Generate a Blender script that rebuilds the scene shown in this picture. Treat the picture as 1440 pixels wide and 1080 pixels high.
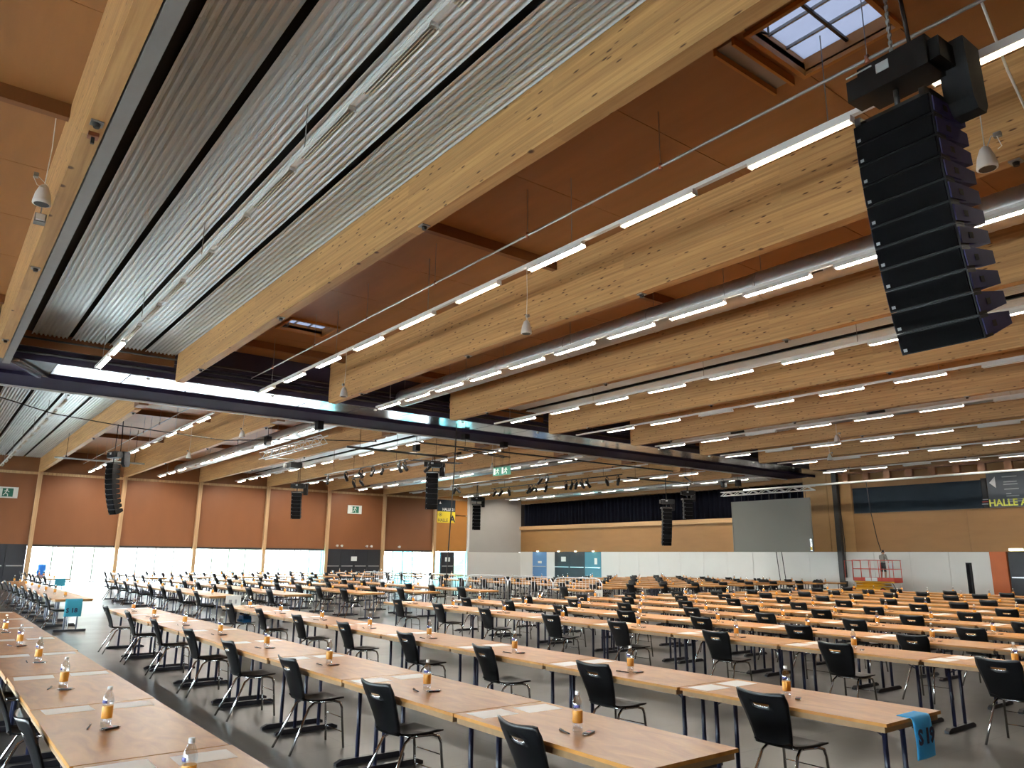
import bpy, bmesh, math, random
from mathutils import Vector, Matrix
random.seed(7)
for o in list(bpy.data.objects): bpy.data.objects.remove(o)
SC = bpy.context.scene
COL = SC.collection
# ------------------------------------------------------------------ camera
F_PX = 1054.93
YAW, PITCH, ROLL = -0.657013, 0.227145, -0.009572
CAM_H = 1.8
def _rx(a): return Matrix.Rotation(a, 3, 'X')
def _rz(a): return Matrix.Rotation(a, 3, 'Z')
R0 = Matrix(((1, 0, 0), (0, 0, 1), (0, -1, 0)))
RC = _rz(YAW) @ _rx(PITCH) @ R0 @ _rz(ROLL)            # image axes (right, down, forward) in the world
cam_d = bpy.data.cameras.new('camera'); cam = bpy.data.objects.new('camera', cam_d); COL.objects.link(cam)
rt, dn, fw = RC.col[0], RC.col[1], RC.col[2]
cam.matrix_world = Matrix(((rt.x, -dn.x, -fw.x, 0), (rt.y, -dn.y, -fw.y, 0), (rt.z, -dn.z, -fw.z, CAM_H), (0, 0, 0, 1)))
cam_d.sensor_fit = 'HORIZONTAL'; cam_d.sensor_width = 36; cam_d.lens = F_PX / 1440 * 36
cam_d.clip_start = 0.05; cam_d.clip_end = 500
SC.camera = cam
def proj(p):
    c = RC.transposed() @ (Vector(p) - Vector((0, 0, CAM_H)))
    return (720 + F_PX * c.x / c.z, 540 + F_PX * c.y / c.z) if c.z > 0.1 else (9e9, 9e9)
# ------------------------------------------------------------------ world, exposure
W = bpy.data.worlds.new('world'); SC.world = W; W.use_nodes = True
bg = W.node_tree.nodes['Background']; bg.inputs[0].default_value = (0.86, 0.94, 1.0, 1); bg.inputs[1].default_value = 26.0
SC.view_settings.view_transform = 'Standard'; SC.view_settings.look = 'None'
SC.view_settings.exposure = 0.68; SC.view_settings.gamma = 1.0
SC.view_settings.use_curve_mapping = False
LAMP_BRIGHT, LAMP_DIM, LAMP_OFF = 8.0, 190.0, 0.0
# ------------------------------------------------------------------ materials
MATS = {}
def nodes_of(name):
    m = bpy.data.materials.new(name); m.use_nodes = True
    nt = m.node_tree; return m, nt, nt.nodes['Principled BSDF']
def mat(name, col, rough=.5, metal=0., var=0., scale=6., stretch=(1, 1, 1), bump=0., spec=.5, coat=0.):
    """plain procedural material: base colour broken up by stretched noise, optional fine bump"""
    m, nt, b = nodes_of(name); N, L = nt.nodes, nt.links
    b.inputs['Base Color'].default_value = (*col, 1); b.inputs['Roughness'].default_value = rough
    b.inputs['Metallic'].default_value = metal; b.inputs['Specular IOR Level'].default_value = spec
    b.inputs['Coat Weight'].default_value = coat
    tc = N.new('ShaderNodeTexCoord'); mp = N.new('ShaderNodeMapping'); mp.inputs['Scale'].default_value = stretch
    nz = N.new('ShaderNodeTexNoise'); nz.inputs['Scale'].default_value = scale; nz.inputs['Detail'].default_value = 3
    L.new(tc.outputs['Object'], mp.inputs[0]); L.new(mp.outputs[0], nz.inputs['Vector'])
    if var > 0:
        mx = N.new('ShaderNodeMix'); mx.data_type = 'RGBA'
        mx.inputs[6].default_value = (*[c * (1 - var) for c in col], 1)
        mx.inputs[7].default_value = (*[min(1, c * (1 + var)) for c in col], 1)
        L.new(nz.outputs['Fac'], mx.inputs[0]); L.new(mx.outputs[2], b.inputs['Base Color'])
    if bump > 0:
        bp = N.new('ShaderNodeBump'); bp.inputs['Strength'].default_value = bump; bp.inputs['Distance'].default_value = .02
        L.new(nz.outputs['Fac'], bp.inputs['Height']); L.new(bp.outputs[0], b.inputs['Normal'])
    MATS[name] = m; return m
def emis(name, col, strength):
    m, nt, b = nodes_of(name)
    b.inputs['Base Color'].default_value = (.8, .8, .8, 1)
    b.inputs['Emission Color'].default_value = (*col, 1); b.inputs['Emission Strength'].default_value = strength
    MATS[name] = m; return m
def glulam(name, c1, c2, axis='Y', knots=True):
    """laminated timber: lamella bands across the height, grain along the length, dark knots"""
    m, nt, b = nodes_of(name); N, L = nt.nodes, nt.links
    tc = N.new('ShaderNodeTexCoord'); mp = N.new('ShaderNodeMapping')
    mp.inputs['Scale'].default_value = {'Y': (6, .22, 14), 'X': (.22, 6, 14), 'Z': (6, 6, .25)}[axis]
    L.new(tc.outputs['Object'], mp.inputs[0])
    nz = N.new('ShaderNodeTexNoise'); nz.inputs['Scale'].default_value = 1.6; nz.inputs['Detail'].default_value = 4
    nz.inputs['Roughness'].default_value = .65
    L.new(mp.outputs[0], nz.inputs['Vector'])
    rp = N.new('ShaderNodeValToRGB'); rp.color_ramp.elements[0].position = .3; rp.color_ramp.elements[1].position = .72
    rp.color_ramp.elements[0].color = (*c1, 1); rp.color_ramp.elements[1].color = (*c2, 1)
    L.new(nz.outputs['Fac'], rp.inputs[0])
    out = rp.outputs[0]
    # lamellae: one tone per 4.5 cm board
    sx = N.new('ShaderNodeSeparateXYZ'); L.new(tc.outputs['Object'], sx.inputs[0])
    ml = N.new('ShaderNodeMath'); ml.operation = 'MULTIPLY'; ml.inputs[1].default_value = 1 / .045
    L.new(sx.outputs[2 if axis != 'Z' else 0], ml.inputs[0])
    fl = N.new('ShaderNodeMath'); fl.operation = 'FLOOR'; L.new(ml.outputs[0], fl.inputs[0])
    d3 = N.new('ShaderNodeMath'); d3.operation = 'MULTIPLY'; d3.inputs[1].default_value = .28
    L.new(sx.outputs[1 if axis == 'Y' else (0 if axis == 'X' else 2)], d3.inputs[0])
    f3 = N.new('ShaderNodeMath'); f3.operation = 'FLOOR'; L.new(d3.outputs[0], f3.inputs[0])
    cb = N.new('ShaderNodeCombineXYZ'); L.new(fl.outputs[0], cb.inputs[0]); L.new(f3.outputs[0], cb.inputs[1])
    wn = N.new('ShaderNodeTexWhiteNoise'); wn.noise_dimensions = '2D'; L.new(cb.outputs[0], wn.inputs['Vector'])
    mr = N.new('ShaderNodeMapRange'); mr.inputs[3].default_value = .86; mr.inputs[4].default_value = 1.1
    L.new(wn.outputs['Value'], mr.inputs[0])
    mu = N.new('ShaderNodeMix'); mu.data_type = 'RGBA'; mu.blend_type = 'MULTIPLY'; mu.inputs[0].default_value = 1
    L.new(out, mu.inputs[6]); L.new(mr.outputs[0], mu.inputs[7]); out = mu.outputs[2]
    if knots:
        mk = N.new('ShaderNodeMapping'); mk.inputs['Scale'].default_value = (4, 3.4, 13) if axis == 'Y' else (3.4, 4, 13)
        L.new(tc.outputs['Object'], mk.inputs[0])
        vo = N.new('ShaderNodeTexVoronoi'); vo.inputs['Scale'].default_value = 1.1; L.new(mk.outputs[0], vo.inputs['Vector'])
        rk = N.new('ShaderNodeValToRGB'); rk.color_ramp.elements[0].position = .12; rk.color_ramp.elements[1].position = .24
        rk.color_ramp.elements[0].color = (.22, .15, .1, 1); rk.color_ramp.elements[1].color = (1, 1, 1, 1)
        sc_ = N.new('ShaderNodeSeparateColor'); L.new(vo.outputs['Color'], sc_.inputs[0])
        gt = N.new('ShaderNodeMath'); gt.operation = 'GREATER_THAN'; gt.inputs[1].default_value = .42; L.new(sc_.outputs[0], gt.inputs[0])
        ad = N.new('ShaderNodeMath'); ad.operation = 'ADD'; L.new(vo.outputs['Distance'], ad.inputs[0]); L.new(gt.outputs[0], ad.inputs[1])
        L.new(ad.outputs[0], rk.inputs[0])
        m2 = N.new('ShaderNodeMix'); m2.data_type = 'RGBA'; m2.blend_type = 'MULTIPLY'; m2.inputs[0].default_value = 1
        L.new(out, m2.inputs[6]); L.new(rk.outputs[0], m2.inputs[7]); out = m2.outputs[2]
    L.new(out, b.inputs['Base Color']); b.inputs['Roughness'].default_value = .55
    MATS[name] = m; return m
def tabletop_mat():
    m, nt, b = nodes_of('table_plywood'); N, L = nt.nodes, nt.links
    tc = N.new('ShaderNodeTexCoord'); oi = N.new('ShaderNodeObjectInfo')
    ad = N.new('ShaderNodeVectorMath'); ad.operation = 'ADD'
    sc = N.new('ShaderNodeVectorMath'); sc.operation = 'SCALE'; sc.inputs['Scale'].default_value = 37.0
    cb = N.new('ShaderNodeCombineXYZ'); L.new(oi.outputs['Random'], cb.inputs[0]); L.new(oi.outputs['Random'], cb.inputs[1])
    L.new(cb.outputs[0], sc.inputs[0]); L.new(tc.outputs['Object'], ad.inputs[0]); L.new(sc.outputs[0], ad.inputs[1])
    mp = N.new('ShaderNodeMapping'); mp.inputs['Scale'].default_value = (3.2, 1.0, 1); L.new(ad.outputs[0], mp.inputs[0])
    nz = N.new('ShaderNodeTexNoise'); nz.inputs['Scale'].default_value = 2.2; nz.inputs['Detail'].default_value = 6
    nz.inputs['Distortion'].default_value = 1.4; L.new(mp.outputs[0], nz.inputs['Vector'])
    rp = N.new('ShaderNodeValToRGB'); rp.color_ramp.elements[0].position = .3; rp.color_ramp.elements[1].position = .7
    rp.color_ramp.elements[0].color = (.44, .168, .028, 1); rp.color_ramp.elements[1].color = (.62, .285, .062, 1)
    L.new(nz.outputs['Fac'], rp.inputs[0])
    hs = N.new('ShaderNodeHueSaturation'); mr = N.new('ShaderNodeMapRange'); mr.inputs[3].default_value = .88; mr.inputs[4].default_value = 1.1
    L.new(oi.outputs['Random'], mr.inputs[0]); L.new(mr.outputs[0], hs.inputs['Value']); L.new(rp.outputs[0], hs.inputs['Color'])
    L.new(hs.outputs[0], b.inputs['Base Color']); b.inputs['Roughness'].default_value = .3
    b.inputs['Specular IOR Level'].default_value = .35
    MATS['table_plywood'] = m
def floor_mat():
    m, nt, b = nodes_of('floor_slabs'); N, L = nt.nodes, nt.links
    tc = N.new('ShaderNodeTexCoord')
    br = N.new('ShaderNodeTexBrick'); br.offset = .5; br.inputs['Scale'].default_value = 1.0
    br.inputs['Brick Width'].default_value = 2.4; br.inputs['Row Height'].default_value = 1.2; br.inputs['Mortar Size'].default_value = .008
    br.inputs['Color1'].default_value = (.030, .030, .027, 1); br.inputs['Color2'].default_value = (.045, .044, .039, 1)
    br.inputs['Mortar'].default_value = (.014, .014, .013, 1)
    L.new(tc.outputs['Object'], br.inputs['Vector'])
    nz = N.new('ShaderNodeTexNoise'); nz.inputs['Scale'].default_value = .9; nz.inputs['Detail'].default_value = 7
    L.new(tc.outputs['Object'], nz.inputs['Vector'])
    mr = N.new('ShaderNodeMapRange'); mr.inputs[1].default_value = .3; mr.inputs[2].default_value = .7
    mr.inputs[3].default_value = .62; mr.inputs[4].default_value = 1.35; L.new(nz.outputs['Fac'], mr.inputs[0])
    mu = N.new('ShaderNodeMix'); mu.data_type = 'RGBA'; mu.blend_type = 'MULTIPLY'; mu.inputs[0].default_value = 1
    L.new(br.outputs['Color'], mu.inputs[6]); L.new(mr.outputs[0], mu.inputs[7]); L.new(mu.outputs[2], b.inputs['Base Color'])
    m2 = N.new('ShaderNodeMapRange'); m2.inputs[3].default_value = .22; m2.inputs[4].default_value = .42; L.new(nz.outputs['Fac'], m2.inputs[0])
    L.new(m2.outputs[0], b.inputs['Roughness']); MATS['floor_slabs'] = m
def pane_mat(name, tint, gl=.12):
    m = bpy.data.materials.new(name); m.use_nodes = True; nt = m.node_tree; N, L = nt.nodes, nt.links; N.clear()
    o = N.new('ShaderNodeOutputMaterial'); mx = N.new('ShaderNodeMixShader'); mx.inputs[0].default_value = gl
    t = N.new('ShaderNodeBsdfTransparent'); t.inputs[0].default_value = (*tint, 1)
    g = N.new('ShaderNodeBsdfGlossy'); g.inputs['Roughness'].default_value = .05; g.inputs[0].default_value = (.9, .95, 1, 1)
    L.new(t.outputs[0], mx.inputs[1]); L.new(g.outputs[0], mx.inputs[2]); L.new(mx.outputs[0], o.inputs[0]); MATS[name] = m
def diffuser_mat():
    m = bpy.data.materials.new('skylight_diffuser'); m.use_nodes = True; nt = m.node_tree; N, L = nt.nodes, nt.links; N.clear()
    o = N.new('ShaderNodeOutputMaterial'); mx = N.new('ShaderNodeMixShader'); mx.inputs[0].default_value = .12
    t = N.new('ShaderNodeBsdfTranslucent'); t.inputs[0].default_value = (.12, .125, .145, 1)
    g = N.new('ShaderNodeBsdfDiffuse'); g.inputs[0].default_value = (.6, .65, .72, 1)
    L.new(t.outputs[0], mx.inputs[1]); L.new(g.outputs[0], mx.inputs[2]); L.new(mx.outputs[0], o.inputs[0]); MATS['skylight_diffuser'] = m

glulam('beam_timber', (.36, .178, .060), (.58, .335, .130))
glulam('column_timber', (.46, .27, .13), (.62, .41, .22), 'Z', False)
glulam('ledge_timber', (.40, .23, .10), (.52, .32, .15), 'Y', False)
tabletop_mat(); floor_mat()
mat('ply_ceiling', (.31, .130, .038), .5, 0, .22, 1.6, (2.2, .35, 1))
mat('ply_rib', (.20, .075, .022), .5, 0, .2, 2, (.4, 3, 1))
mat('ply_wall', (.235, .083, .027), .55, 0, .10, 1.2, (1, 1, .4))
mat('ply_wall_right', (.30, .150, .048), .55, 0, .15, 1.5, (1, .4, 2))
mat('ply_wall_light', (.40, .225, .085), .55, 0, .15, 1.5, (1, .4, 2))
mat('orange_ply', (.46, .19, .035), .5, 0, .12, 1.2)
mat('red_orange', (.50, .115, .022), .5, 0, .1, 2)
mat('grey_wall', (.42, .40, .37), .7, 0, .05, 1.0)
mat('white_wall', (.70, .69, .66), .55, 0, .04, 1.0)
mat('zinc_sheet', (.74, .80, .82), .30, .5, .04, 2, (1, .3, 1))
mat('dark_void', (.016, .012, .010), .8)
mat('girder_paint', (.034, .027, .060), .38, 0, .2, 2)
mat('flange_paint', (.022, .017, .042), .75, 0, .2, 2, spec=.12)
mat('soffit_metal', (.72, .74, .80), .14, 1.0, .08, 2)
mat('steel_dark', (.045, .043, .042), .45, .5, .2, 4)
mat('rail_grey', (.26, .245, .235), .45, .3, .1, 3)
mat('pipe_grey', (.30, .30, .29), .4, .5)
mat('duct_zinc', (.50, .50, .49), .32, .85, .12, 8, (1, 1, 1), .05)
mat('white_metal', (.72, .72, .70), .4)
mat('lamp_body', (.74, .73, .70), .4)
emis('tube_bright', (1.0, .80, .52), LAMP_BRIGHT); emis('tube_dim', (1.0, .93, .82), LAMP_DIM); emis('tube_soft', (1.0, .94, .84), LAMP_DIM * .4); mat('tube_off', (.45, .36, .24), .3)
emis('downlight_glow', (1.0, .84, .5), 14.0); emis('exit_glow', (1.0, .95, .5), 3.0)
mat('curtain', (.005, .006, .011), .9, 0, .3, 4, (1, 3, .2), spec=.05)
mat('dark_door', (.020, .022, .029), .45, 0, .15, 2)
mat('blue_door', (.12, .26, .50), .4); mat('teal_door', (.06, .22, .30), .4)
mat('aluminium', (.62, .62, .62), .3, .9)
mat('black_plastic', (.008, .008, .009), .5, 0, .2, 20, spec=.3); mat('black_cloth', (.014, .014, .016), .9, 0, .3, 10)
mat('speaker_grille', (.005, .005, .006), .9, 0, .25, 60, spec=.1); mat('speaker_side', (.050, .046, .135), .65, 0, .1, 8, spec=.15)
mat('chair_shell', (.008, .008, .009), .33, 0, .2, 8, spec=.4); mat('chrome', (.72, .72, .72), .12, 1.0)
mat('table_edge', (.32, .19, .085), .55, 0, .2, 20); mat('leg_navy', (.014, .017, .045), .35, 0, .1, 6); mat('foot_dark', (.015, .015, .020), .4)
mat('paper', (.92, .91, .89), .38, 0, .02, 8); mat('ink', (.05, .05, .06), .6)
pane_mat('bottle_clear', (.93, .95, .96), .22); mat('bottle_label', (.85, .38, .05), .4, 0, .12, 30); mat('bottle_print', (.10, .10, .30), .5)
mat('bottle_cap', (.85, .86, .88), .35); mat('packet_dark', (.05, .035, .03), .3); mat('packet_red', (.55, .06, .04), .35); mat('packet_foil', (.75, .75, .75), .25, .8)
mat('cloth_blue', (.04, .42, .85), .8, 0, .08, 12); mat('cloth_teal', (.03, .26, .36), .8, 0, .08, 12); mat('text_navy', (.01, .015, .05), .7)
mat('screen_grey', (.175, .175, .155), .7, 0, .06, .6); mat('banner_dark', (.020, .029, .040), .7, 0, .25, .8, spec=.1)
mat('sign_grey', (.055, .062, .075), .5); mat('sign_yellow', (.85, .66, .03), .5); mat('text_yellow', (.85, .83, .12), .5); mat('text_white', (.8, .8, .8), .5)
mat('text_grey', (.36, .37, .38), .5); mat('sign_green', (.02, .16, .11), .5); mat('sign_white', (.78, .80, .78), .5); mat('sign_cyan', (.05, .5, .8), .5)
mat('lift_yellow', (.80, .42, .02), .45, 0, .1, 3); mat('lift_red', (.60, .06, .035), .45); mat('lift_white', (.75, .74, .72), .5); mat('tyre', (.05, .02, .015), .8)
mat('skin', (.45, .26, .17), .6); mat('shirt_grey', (.24, .24, .215), .9); mat('shorts_black', (.015, .015, .018), .9); mat('hair_dark', (.015, .011, .010), .8)
mat('bucket_white', (.75, .78, .82), .4); mat('bag_blue', (.015, .14, .36), .7, 0, .15, 9); mat('bag_bright', (.02, .22, .80), .7)
mat('outside_ground', (.62, .62, .60), .8, 0, .1, .3); mat('outside_teal', (.16, .48, .50), .6, 0, .2, .6, (4, 1, .2)); mat('outside_leaf', (.42, .58, .40), .8, 0, .4, 1.5)
mat('rope_dark', (.02, .018, .018), .8); mat('copper', (.30, .11, .06), .4, .5); mat('stair_yellow', (.75, .55, .2), .6)
pane_mat('window_pane', (.94, .98, .98)); pane_mat('window_pane_teal', (.42, .80, .84)); diffuser_mat()
# ------------------------------------------------------------------ mesh helpers
class MB:
    def __init__(s): s.bm = bmesh.new(); s.mats = []
    def mi(s, m):
        if m not in s.mats: s.mats.append(m)
        return s.mats.index(m)
    def _f(s, vs, i, smooth=False):
        try:
            f = s.bm.faces.new(vs); f.material_index = i; f.smooth = smooth
        except ValueError: pass
    def box(s, x0, x1, y0, y1, z0, z1, m, mtx=None):
        i = s.mi(m); P = [Vector((x, y, z)) for z in (z0, z1) for y in (y0, y1) for x in (x0, x1)]
        if mtx: P = [mtx @ p for p in P]
        v = [s.bm.verts.new(p) for p in P]
        for q in ((0, 2, 3, 1), (4, 5, 7, 6), (0, 1, 5, 4), (2, 6, 7, 3), (0, 4, 6, 2), (1, 3, 7, 5)): s._f([v[k] for k in q], i)
        return s
    def tube(s, pts, r, m, n=6, cap=True):
        i = s.mi(m); pts = [Vector(p) for p in pts]; rings = []
        rr = r if isinstance(r, (list, tuple)) else [r] * len(pts)
        up = None
        for k, p in enumerate(pts):
            d = (pts[min(k + 1, len(pts) - 1)] - pts[max(k - 1, 0)]).normalized()
            if up is None: up = Vector((0, 0, 1)) if abs(d.z) < .9 else Vector((1, 0, 0))
            a = d.cross(up).normalized(); b = a.cross(d).normalized(); up = b
            rings.append([s.bm.verts.new(p + (a * math.cos(2 * math.pi * q / n) + b * math.sin(2 * math.pi * q / n)) * rr[k]) for q in range(n)])
        for A, B in zip(rings, rings[1:]):
            for q in range(n): s._f([A[q], A[(q + 1) % n], B[(q + 1) % n], B[q]], i, n > 4)
        if cap: s._f(rings[0], i); s._f(rings[-1][::-1], i)
        return s
    def lathe(s, prof, m, n=12, c=(0, 0, 0), mtx=None):
        i = s.mi(m); rings = []
        for r, z in prof:
            ring = []
            for q in range(n):
                p = Vector((c[0] + r * math.cos(2 * math.pi * q / n), c[1] + r * math.sin(2 * math.pi * q / n), c[2] + z))
                ring.append(s.bm.verts.new(mtx @ p if mtx else p))
            rings.append(ring)
        for A, B in zip(rings, rings[1:]):
            for q in range(n): s._f([A[q], A[(q + 1) % n], B[(q + 1) % n], B[q]], i, True)
        s._f(rings[0][::-1], i); s._f(rings[-1], i); return s
    def prism(s, poly, lo, hi, axis, m, mtx=None):
        """2D outline (a,b) extruded along axis x/y/z"""
        i = s.mi(m)
        def P(a, b, t):
            v = Vector({'x': (t, a, b), 'y': (a, t, b), 'z': (a, b, t)}[axis]); return mtx @ v if mtx else v
        A = [s.bm.verts.new(P(a, b, lo)) for a, b in poly]; B = [s.bm.verts.new(P(a, b, hi)) for a, b in poly]
        n = len(poly)
        for q in range(n): s._f([A[q], A[(q + 1) % n], B[(q + 1) % n], B[q]], i)
        s._f(A[::-1], i); s._f(B, i); return s
    def sheet(s, fn, nu, nv, th, m, skip=None):
        """thick curved sheet from fn(u,v)->point, u,v in 0..1"""
        i = s.mi(m); G = [[Vector(fn(u / nu, v / nv)) for v in range(nv + 1)] for u in range(nu + 1)]
        def nrm(u, v):
            a = G[min(u + 1, nu)][v] - G[max(u - 1, 0)][v]; b = G[u][min(v + 1, nv)] - G[u][max(v - 1, 0)]
            return a.cross(b).normalized()
        T = [[s.bm.verts.new(G[u][v] + nrm(u, v) * th / 2) for v in range(nv + 1)] for u in range(nu + 1)]
        B = [[s.bm.verts.new(G[u][v] - nrm(u, v) * th / 2) for v in range(nv + 1)] for u in range(nu + 1)]
        keep = lambda u, v: 0 <= u < nu and 0 <= v < nv and not (skip and skip(u, v))
        for u in range(nu):
            for v in range(nv):
                if not keep(u, v): continue
                s._f([T[u][v], T[u + 1][v], T[u + 1][v + 1], T[u][v + 1]], i, True)
                s._f([B[u][v], B[u][v + 1], B[u + 1][v + 1], B[u + 1][v]], i, True)
                for (du, dv, p, q) in ((-1, 0, (0, 0), (0, 1)), (1, 0, (1, 1), (1, 0)), (0, -1, (1, 0), (0, 0)), (0, 1, (0, 1), (1, 1))):
                    if not keep(u + du, v + dv):
                        a, b = (u + p[0], v + p[1]), (u + q[0], v + q[1])
                        s._f([T[a[0]][a[1]], T[b[0]][b[1]], B[b[0]][b[1]], B[a[0]][a[1]]], i)
        return s
    def mesh(s, name):
        bmesh.ops.recalc_face_normals(s.bm, faces=s.bm.faces)
        me = bpy.data.meshes.new(name); s.bm.to_mesh(me); s.bm.free()
        for m in s.mats: me.materials.append(MATS[m])
        return me
def link(name, data, parent=None, loc=None, rot=None):
    o = bpy.data.objects.new(name, data); COL.objects.link(o)
    if parent: o.parent = parent
    if loc is not None: o.location = loc
    if rot is not None: o.rotation_euler = rot
    return o
def tag(o, label=None, cat=None, group=None, kind=None):
    if label: o['label'] = label
    if cat: o['category'] = cat
    if group: o['group'] = group
    if kind: o['kind'] = kind
    return o
def thing(name, loc, label, cat, group=None, rotz=0):
    return tag(link(name, None, None, loc, (0, 0, rotz)), label, cat, group)
def build(mb, name, parent=None, loc=None, rot=None): return link(name, mb.mesh(name), parent, loc, rot)
def struct(o): o['kind'] = 'structure'; return o
def text_mesh(txt, size, m, extrude=.004, squeeze=1.0, bold=.0):
    cu = bpy.data.curves.new('lettering', 'FONT'); cu.body = txt; cu.size = size; cu.extrude = extrude; cu.align_x = 'LEFT'; cu.resolution_u = 2; cu.offset = bold
    t = bpy.data.objects.new('lettering', cu); COL.objects.link(t)
    me = bpy.data.meshes.new_from_object(t.evaluated_get(bpy.context.evaluated_depsgraph_get()))
    COL.objects.unlink(t); bpy.data.objects.remove(t)
    for v in me.vertices: v.co.x *= squeeze
    me.materials.clear(); me.materials.append(MATS[m]); return me
ORD = ['zeroth', 'first', 'second', 'third', 'fourth', 'fifth', 'sixth', 'seventh', 'eighth', 'ninth', 'tenth', 'eleventh', 'twelfth', 'thirteenth', 'fourteenth', 'fifteenth',
       'sixteenth', 'seventeenth', 'eighteenth', 'nineteenth', 'twentieth', 'twenty-first', 'twenty-second', 'twenty-third', 'twenty-fourth', 'twenty-fifth']
# ================================================================== STRUCTURE
XL, XR, YB, YF = -9.0, 45.0, -8.0, 56.8
ZB, ZPLY, ZCOR, BW = 6.86, 8.30, 7.75, .22
def BX(k): return .86 if k == -1 else 5.45 + 4.96 * k        # left face of beam k
NEAR = (YB, 23.8); FAR = (29.2, YF - .02)
fl = struct(build(MB().box(XL, XR, YB, YF, -.2, 0, 'floor_slabs'), 'floor'))
struct(build(MB().box(-160, 200, -160, 220, -.6, -.25, 'outside_ground'), 'ground_outside'))
# ---- beams
def beam(k, y0, y1, label):
    x0 = BX(k); h = ZPLY + .1 - ZB; L = y1 - y0
    # long box with a rounded lower arris at the girder end
    pts = [(0, h), (0, .10), (.05, .03), (.14, 0), (L - .14, 0), (L - .05, .03), (L, .10), (L, h)]
    o = build(MB().prism(pts, 0, BW, 'x', 'beam_timber'), 'ceiling_beam', None, (x0, y0, ZB))
    tag(o, label, 'beam', 'glulam roof beams')
    if x0 < 46:
        for y in ([3, 9.5, 15.5, 21.5] if y0 < 0 else [30, 38, 46]):
            m = MB().box(.04, .18, y - y0 - .07, y - y0 + .07, -.02, .0, 'pipe_grey').lathe([(.035, -.07), (.045, -.02)], 'steel_dark', 8, (.11, y - y0, 0))
            build(m, 'hanger_plate', o)
    return o
for k in range(-2, 8):
    beam(k, *NEAR, ['glulam beam outside the left edge of the picture', 'leftmost pale glulam beam beside the grey rail overhead'][k + 2] if k < 0
         else 'near glulam beam, %s to the right of the leftmost one' % ORD[k + 1])
    beam(k, *FAR, 'far hall glulam beam, %s from the left beyond the steel girder' % ORD[k + 3])
# ---- ceiling
ceil = struct(link('ceiling', None, None, (0, 0, 0)))
BAYS = {j: (BX(j - 1) + (BW if j > -2 else 0), BX(j) if j < 8 else XR) for j in range(-1, 9)}
BAYS[-2] = (XL, BX(-2)); BAYS[-1] = (BX(-2) + BW, BX(-1))
TYPE = {-2: 'ply', -1: 'ply', 0: 'cor', 1: 'ply', 2: 'ply', 3: 'cor', 4: 'ply', 5: 'ply', 6: 'cor', 7: 'ply', 8: 'ply'}
HOLES = {1: [(7.4, 8.65, 3.5, 4.72), (7.4, 8.75, 19.7, 20.8)]}
slab = MB()
for j, (x0, x1) in BAYS.items():
    hs = HOLES.get(j, [])
    for (ya, yb) in ((YB, 24.4), (24.4, 28.3), (28.3, YF)):
        ys = [ya]; n = round((yb - ya) / 2.48)
        for q in range(1, n + 1): ys.append(ya + (yb - ya) * q / n)
        for h in hs:
            if ya < h[2] < yb:
                ys = [y for y in ys if abs(y - h[2]) > .7 and abs(y - h[3]) > .7 and not h[2] < y < h[3]] + [h[2], h[3]]
        ys = sorted(set(ys))
        for a, b in zip(ys, ys[1:]):
            hole = next((h for h in hs if abs(h[2] - a) < 1e-6), None)
            for (u, v) in ([(x0, hole[0]), (hole[1], x1)] if hole else [(x0, x1)]):
                slab.box(u - .11, v + .11, a, b, ZPLY + .03, ZPLY + .12, 'dark_void') if not hole else slab.box(u - (.11 if u == x0 else -.055), v + (.11 if v == x1 else -.055), a, b, ZPLY + .03, ZPLY + .12, 'dark_void')
                if TYPE[j] == 'ply' and ya != 24.4:
                    build(MB().box(u, v, a + .006, b - .006, ZPLY, ZPLY + .03, 'ply_ceiling'), 'plywood_panel', ceil)
    if TYPE[j] == 'ply':
        for y in (-4.5, 2.0 if j < 1 else -.5, 11.9, 22.6, 30.4, 37.5, 46.5):
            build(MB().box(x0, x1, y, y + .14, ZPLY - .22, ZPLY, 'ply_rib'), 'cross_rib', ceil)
build(slab, 'roof_slab', ceil)
# skylight shafts
for q, (x0, x1, y0, y1) in enumerate(HOLES[1]):
    w = struct(link('window_%d' % (20 + q), None, None, (0, 0, 0)))
    m = MB()
    for (a, b, c, d) in ((x0 - .06, x0, y0 - .06, y1 + .06), (x1, x1 + .06, y0 - .06, y1 + .06), (x0, x1, y0 - .06, y0), (x0, x1, y1, y1 + .06)):
        m.box(a, b, c, d, ZPLY - .06, 8.52, 'orange_ply')
    build(m, 'shaft_lining', w)
    m = MB()
    for s in (.33, .66): m.box(x0 + (x1 - x0) * s - .015, x0 + (x1 - x0) * s + .015, y0, y1, 8.45, 8.49, 'pipe_grey')
    m.box(x0, x1, (y0 + y1) / 2 - .02, (y0 + y1) / 2 + .02, 8.41, 8.45, 'steel_dark')
    m.tube([(x0 + .25, y1 - .1, 8.48), (x0 + .25, y1 - .1, 8.35), (x0 + .1, y1 - .1, 8.3)], .015, 'steel_dark')
    build(m, 'glazing_bar', w)
    build(MB().box(x0, x1, y0, y1, 8.50, 8.52, 'skylight_diffuser'), 'pane', w)
build(MB().box(7.3, 8.62, 4.92, 5.16, ZPLY - .035, ZPLY, 'rail_grey').box(7.28, 8.64, 4.88, 4.92, ZPLY - .12, ZPLY, 'orange_ply').box(7.28, 8.64, 5.16, 5.2, ZPLY - .12, ZPLY, 'orange_ply'), 'vent_slot', ceil)
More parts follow.
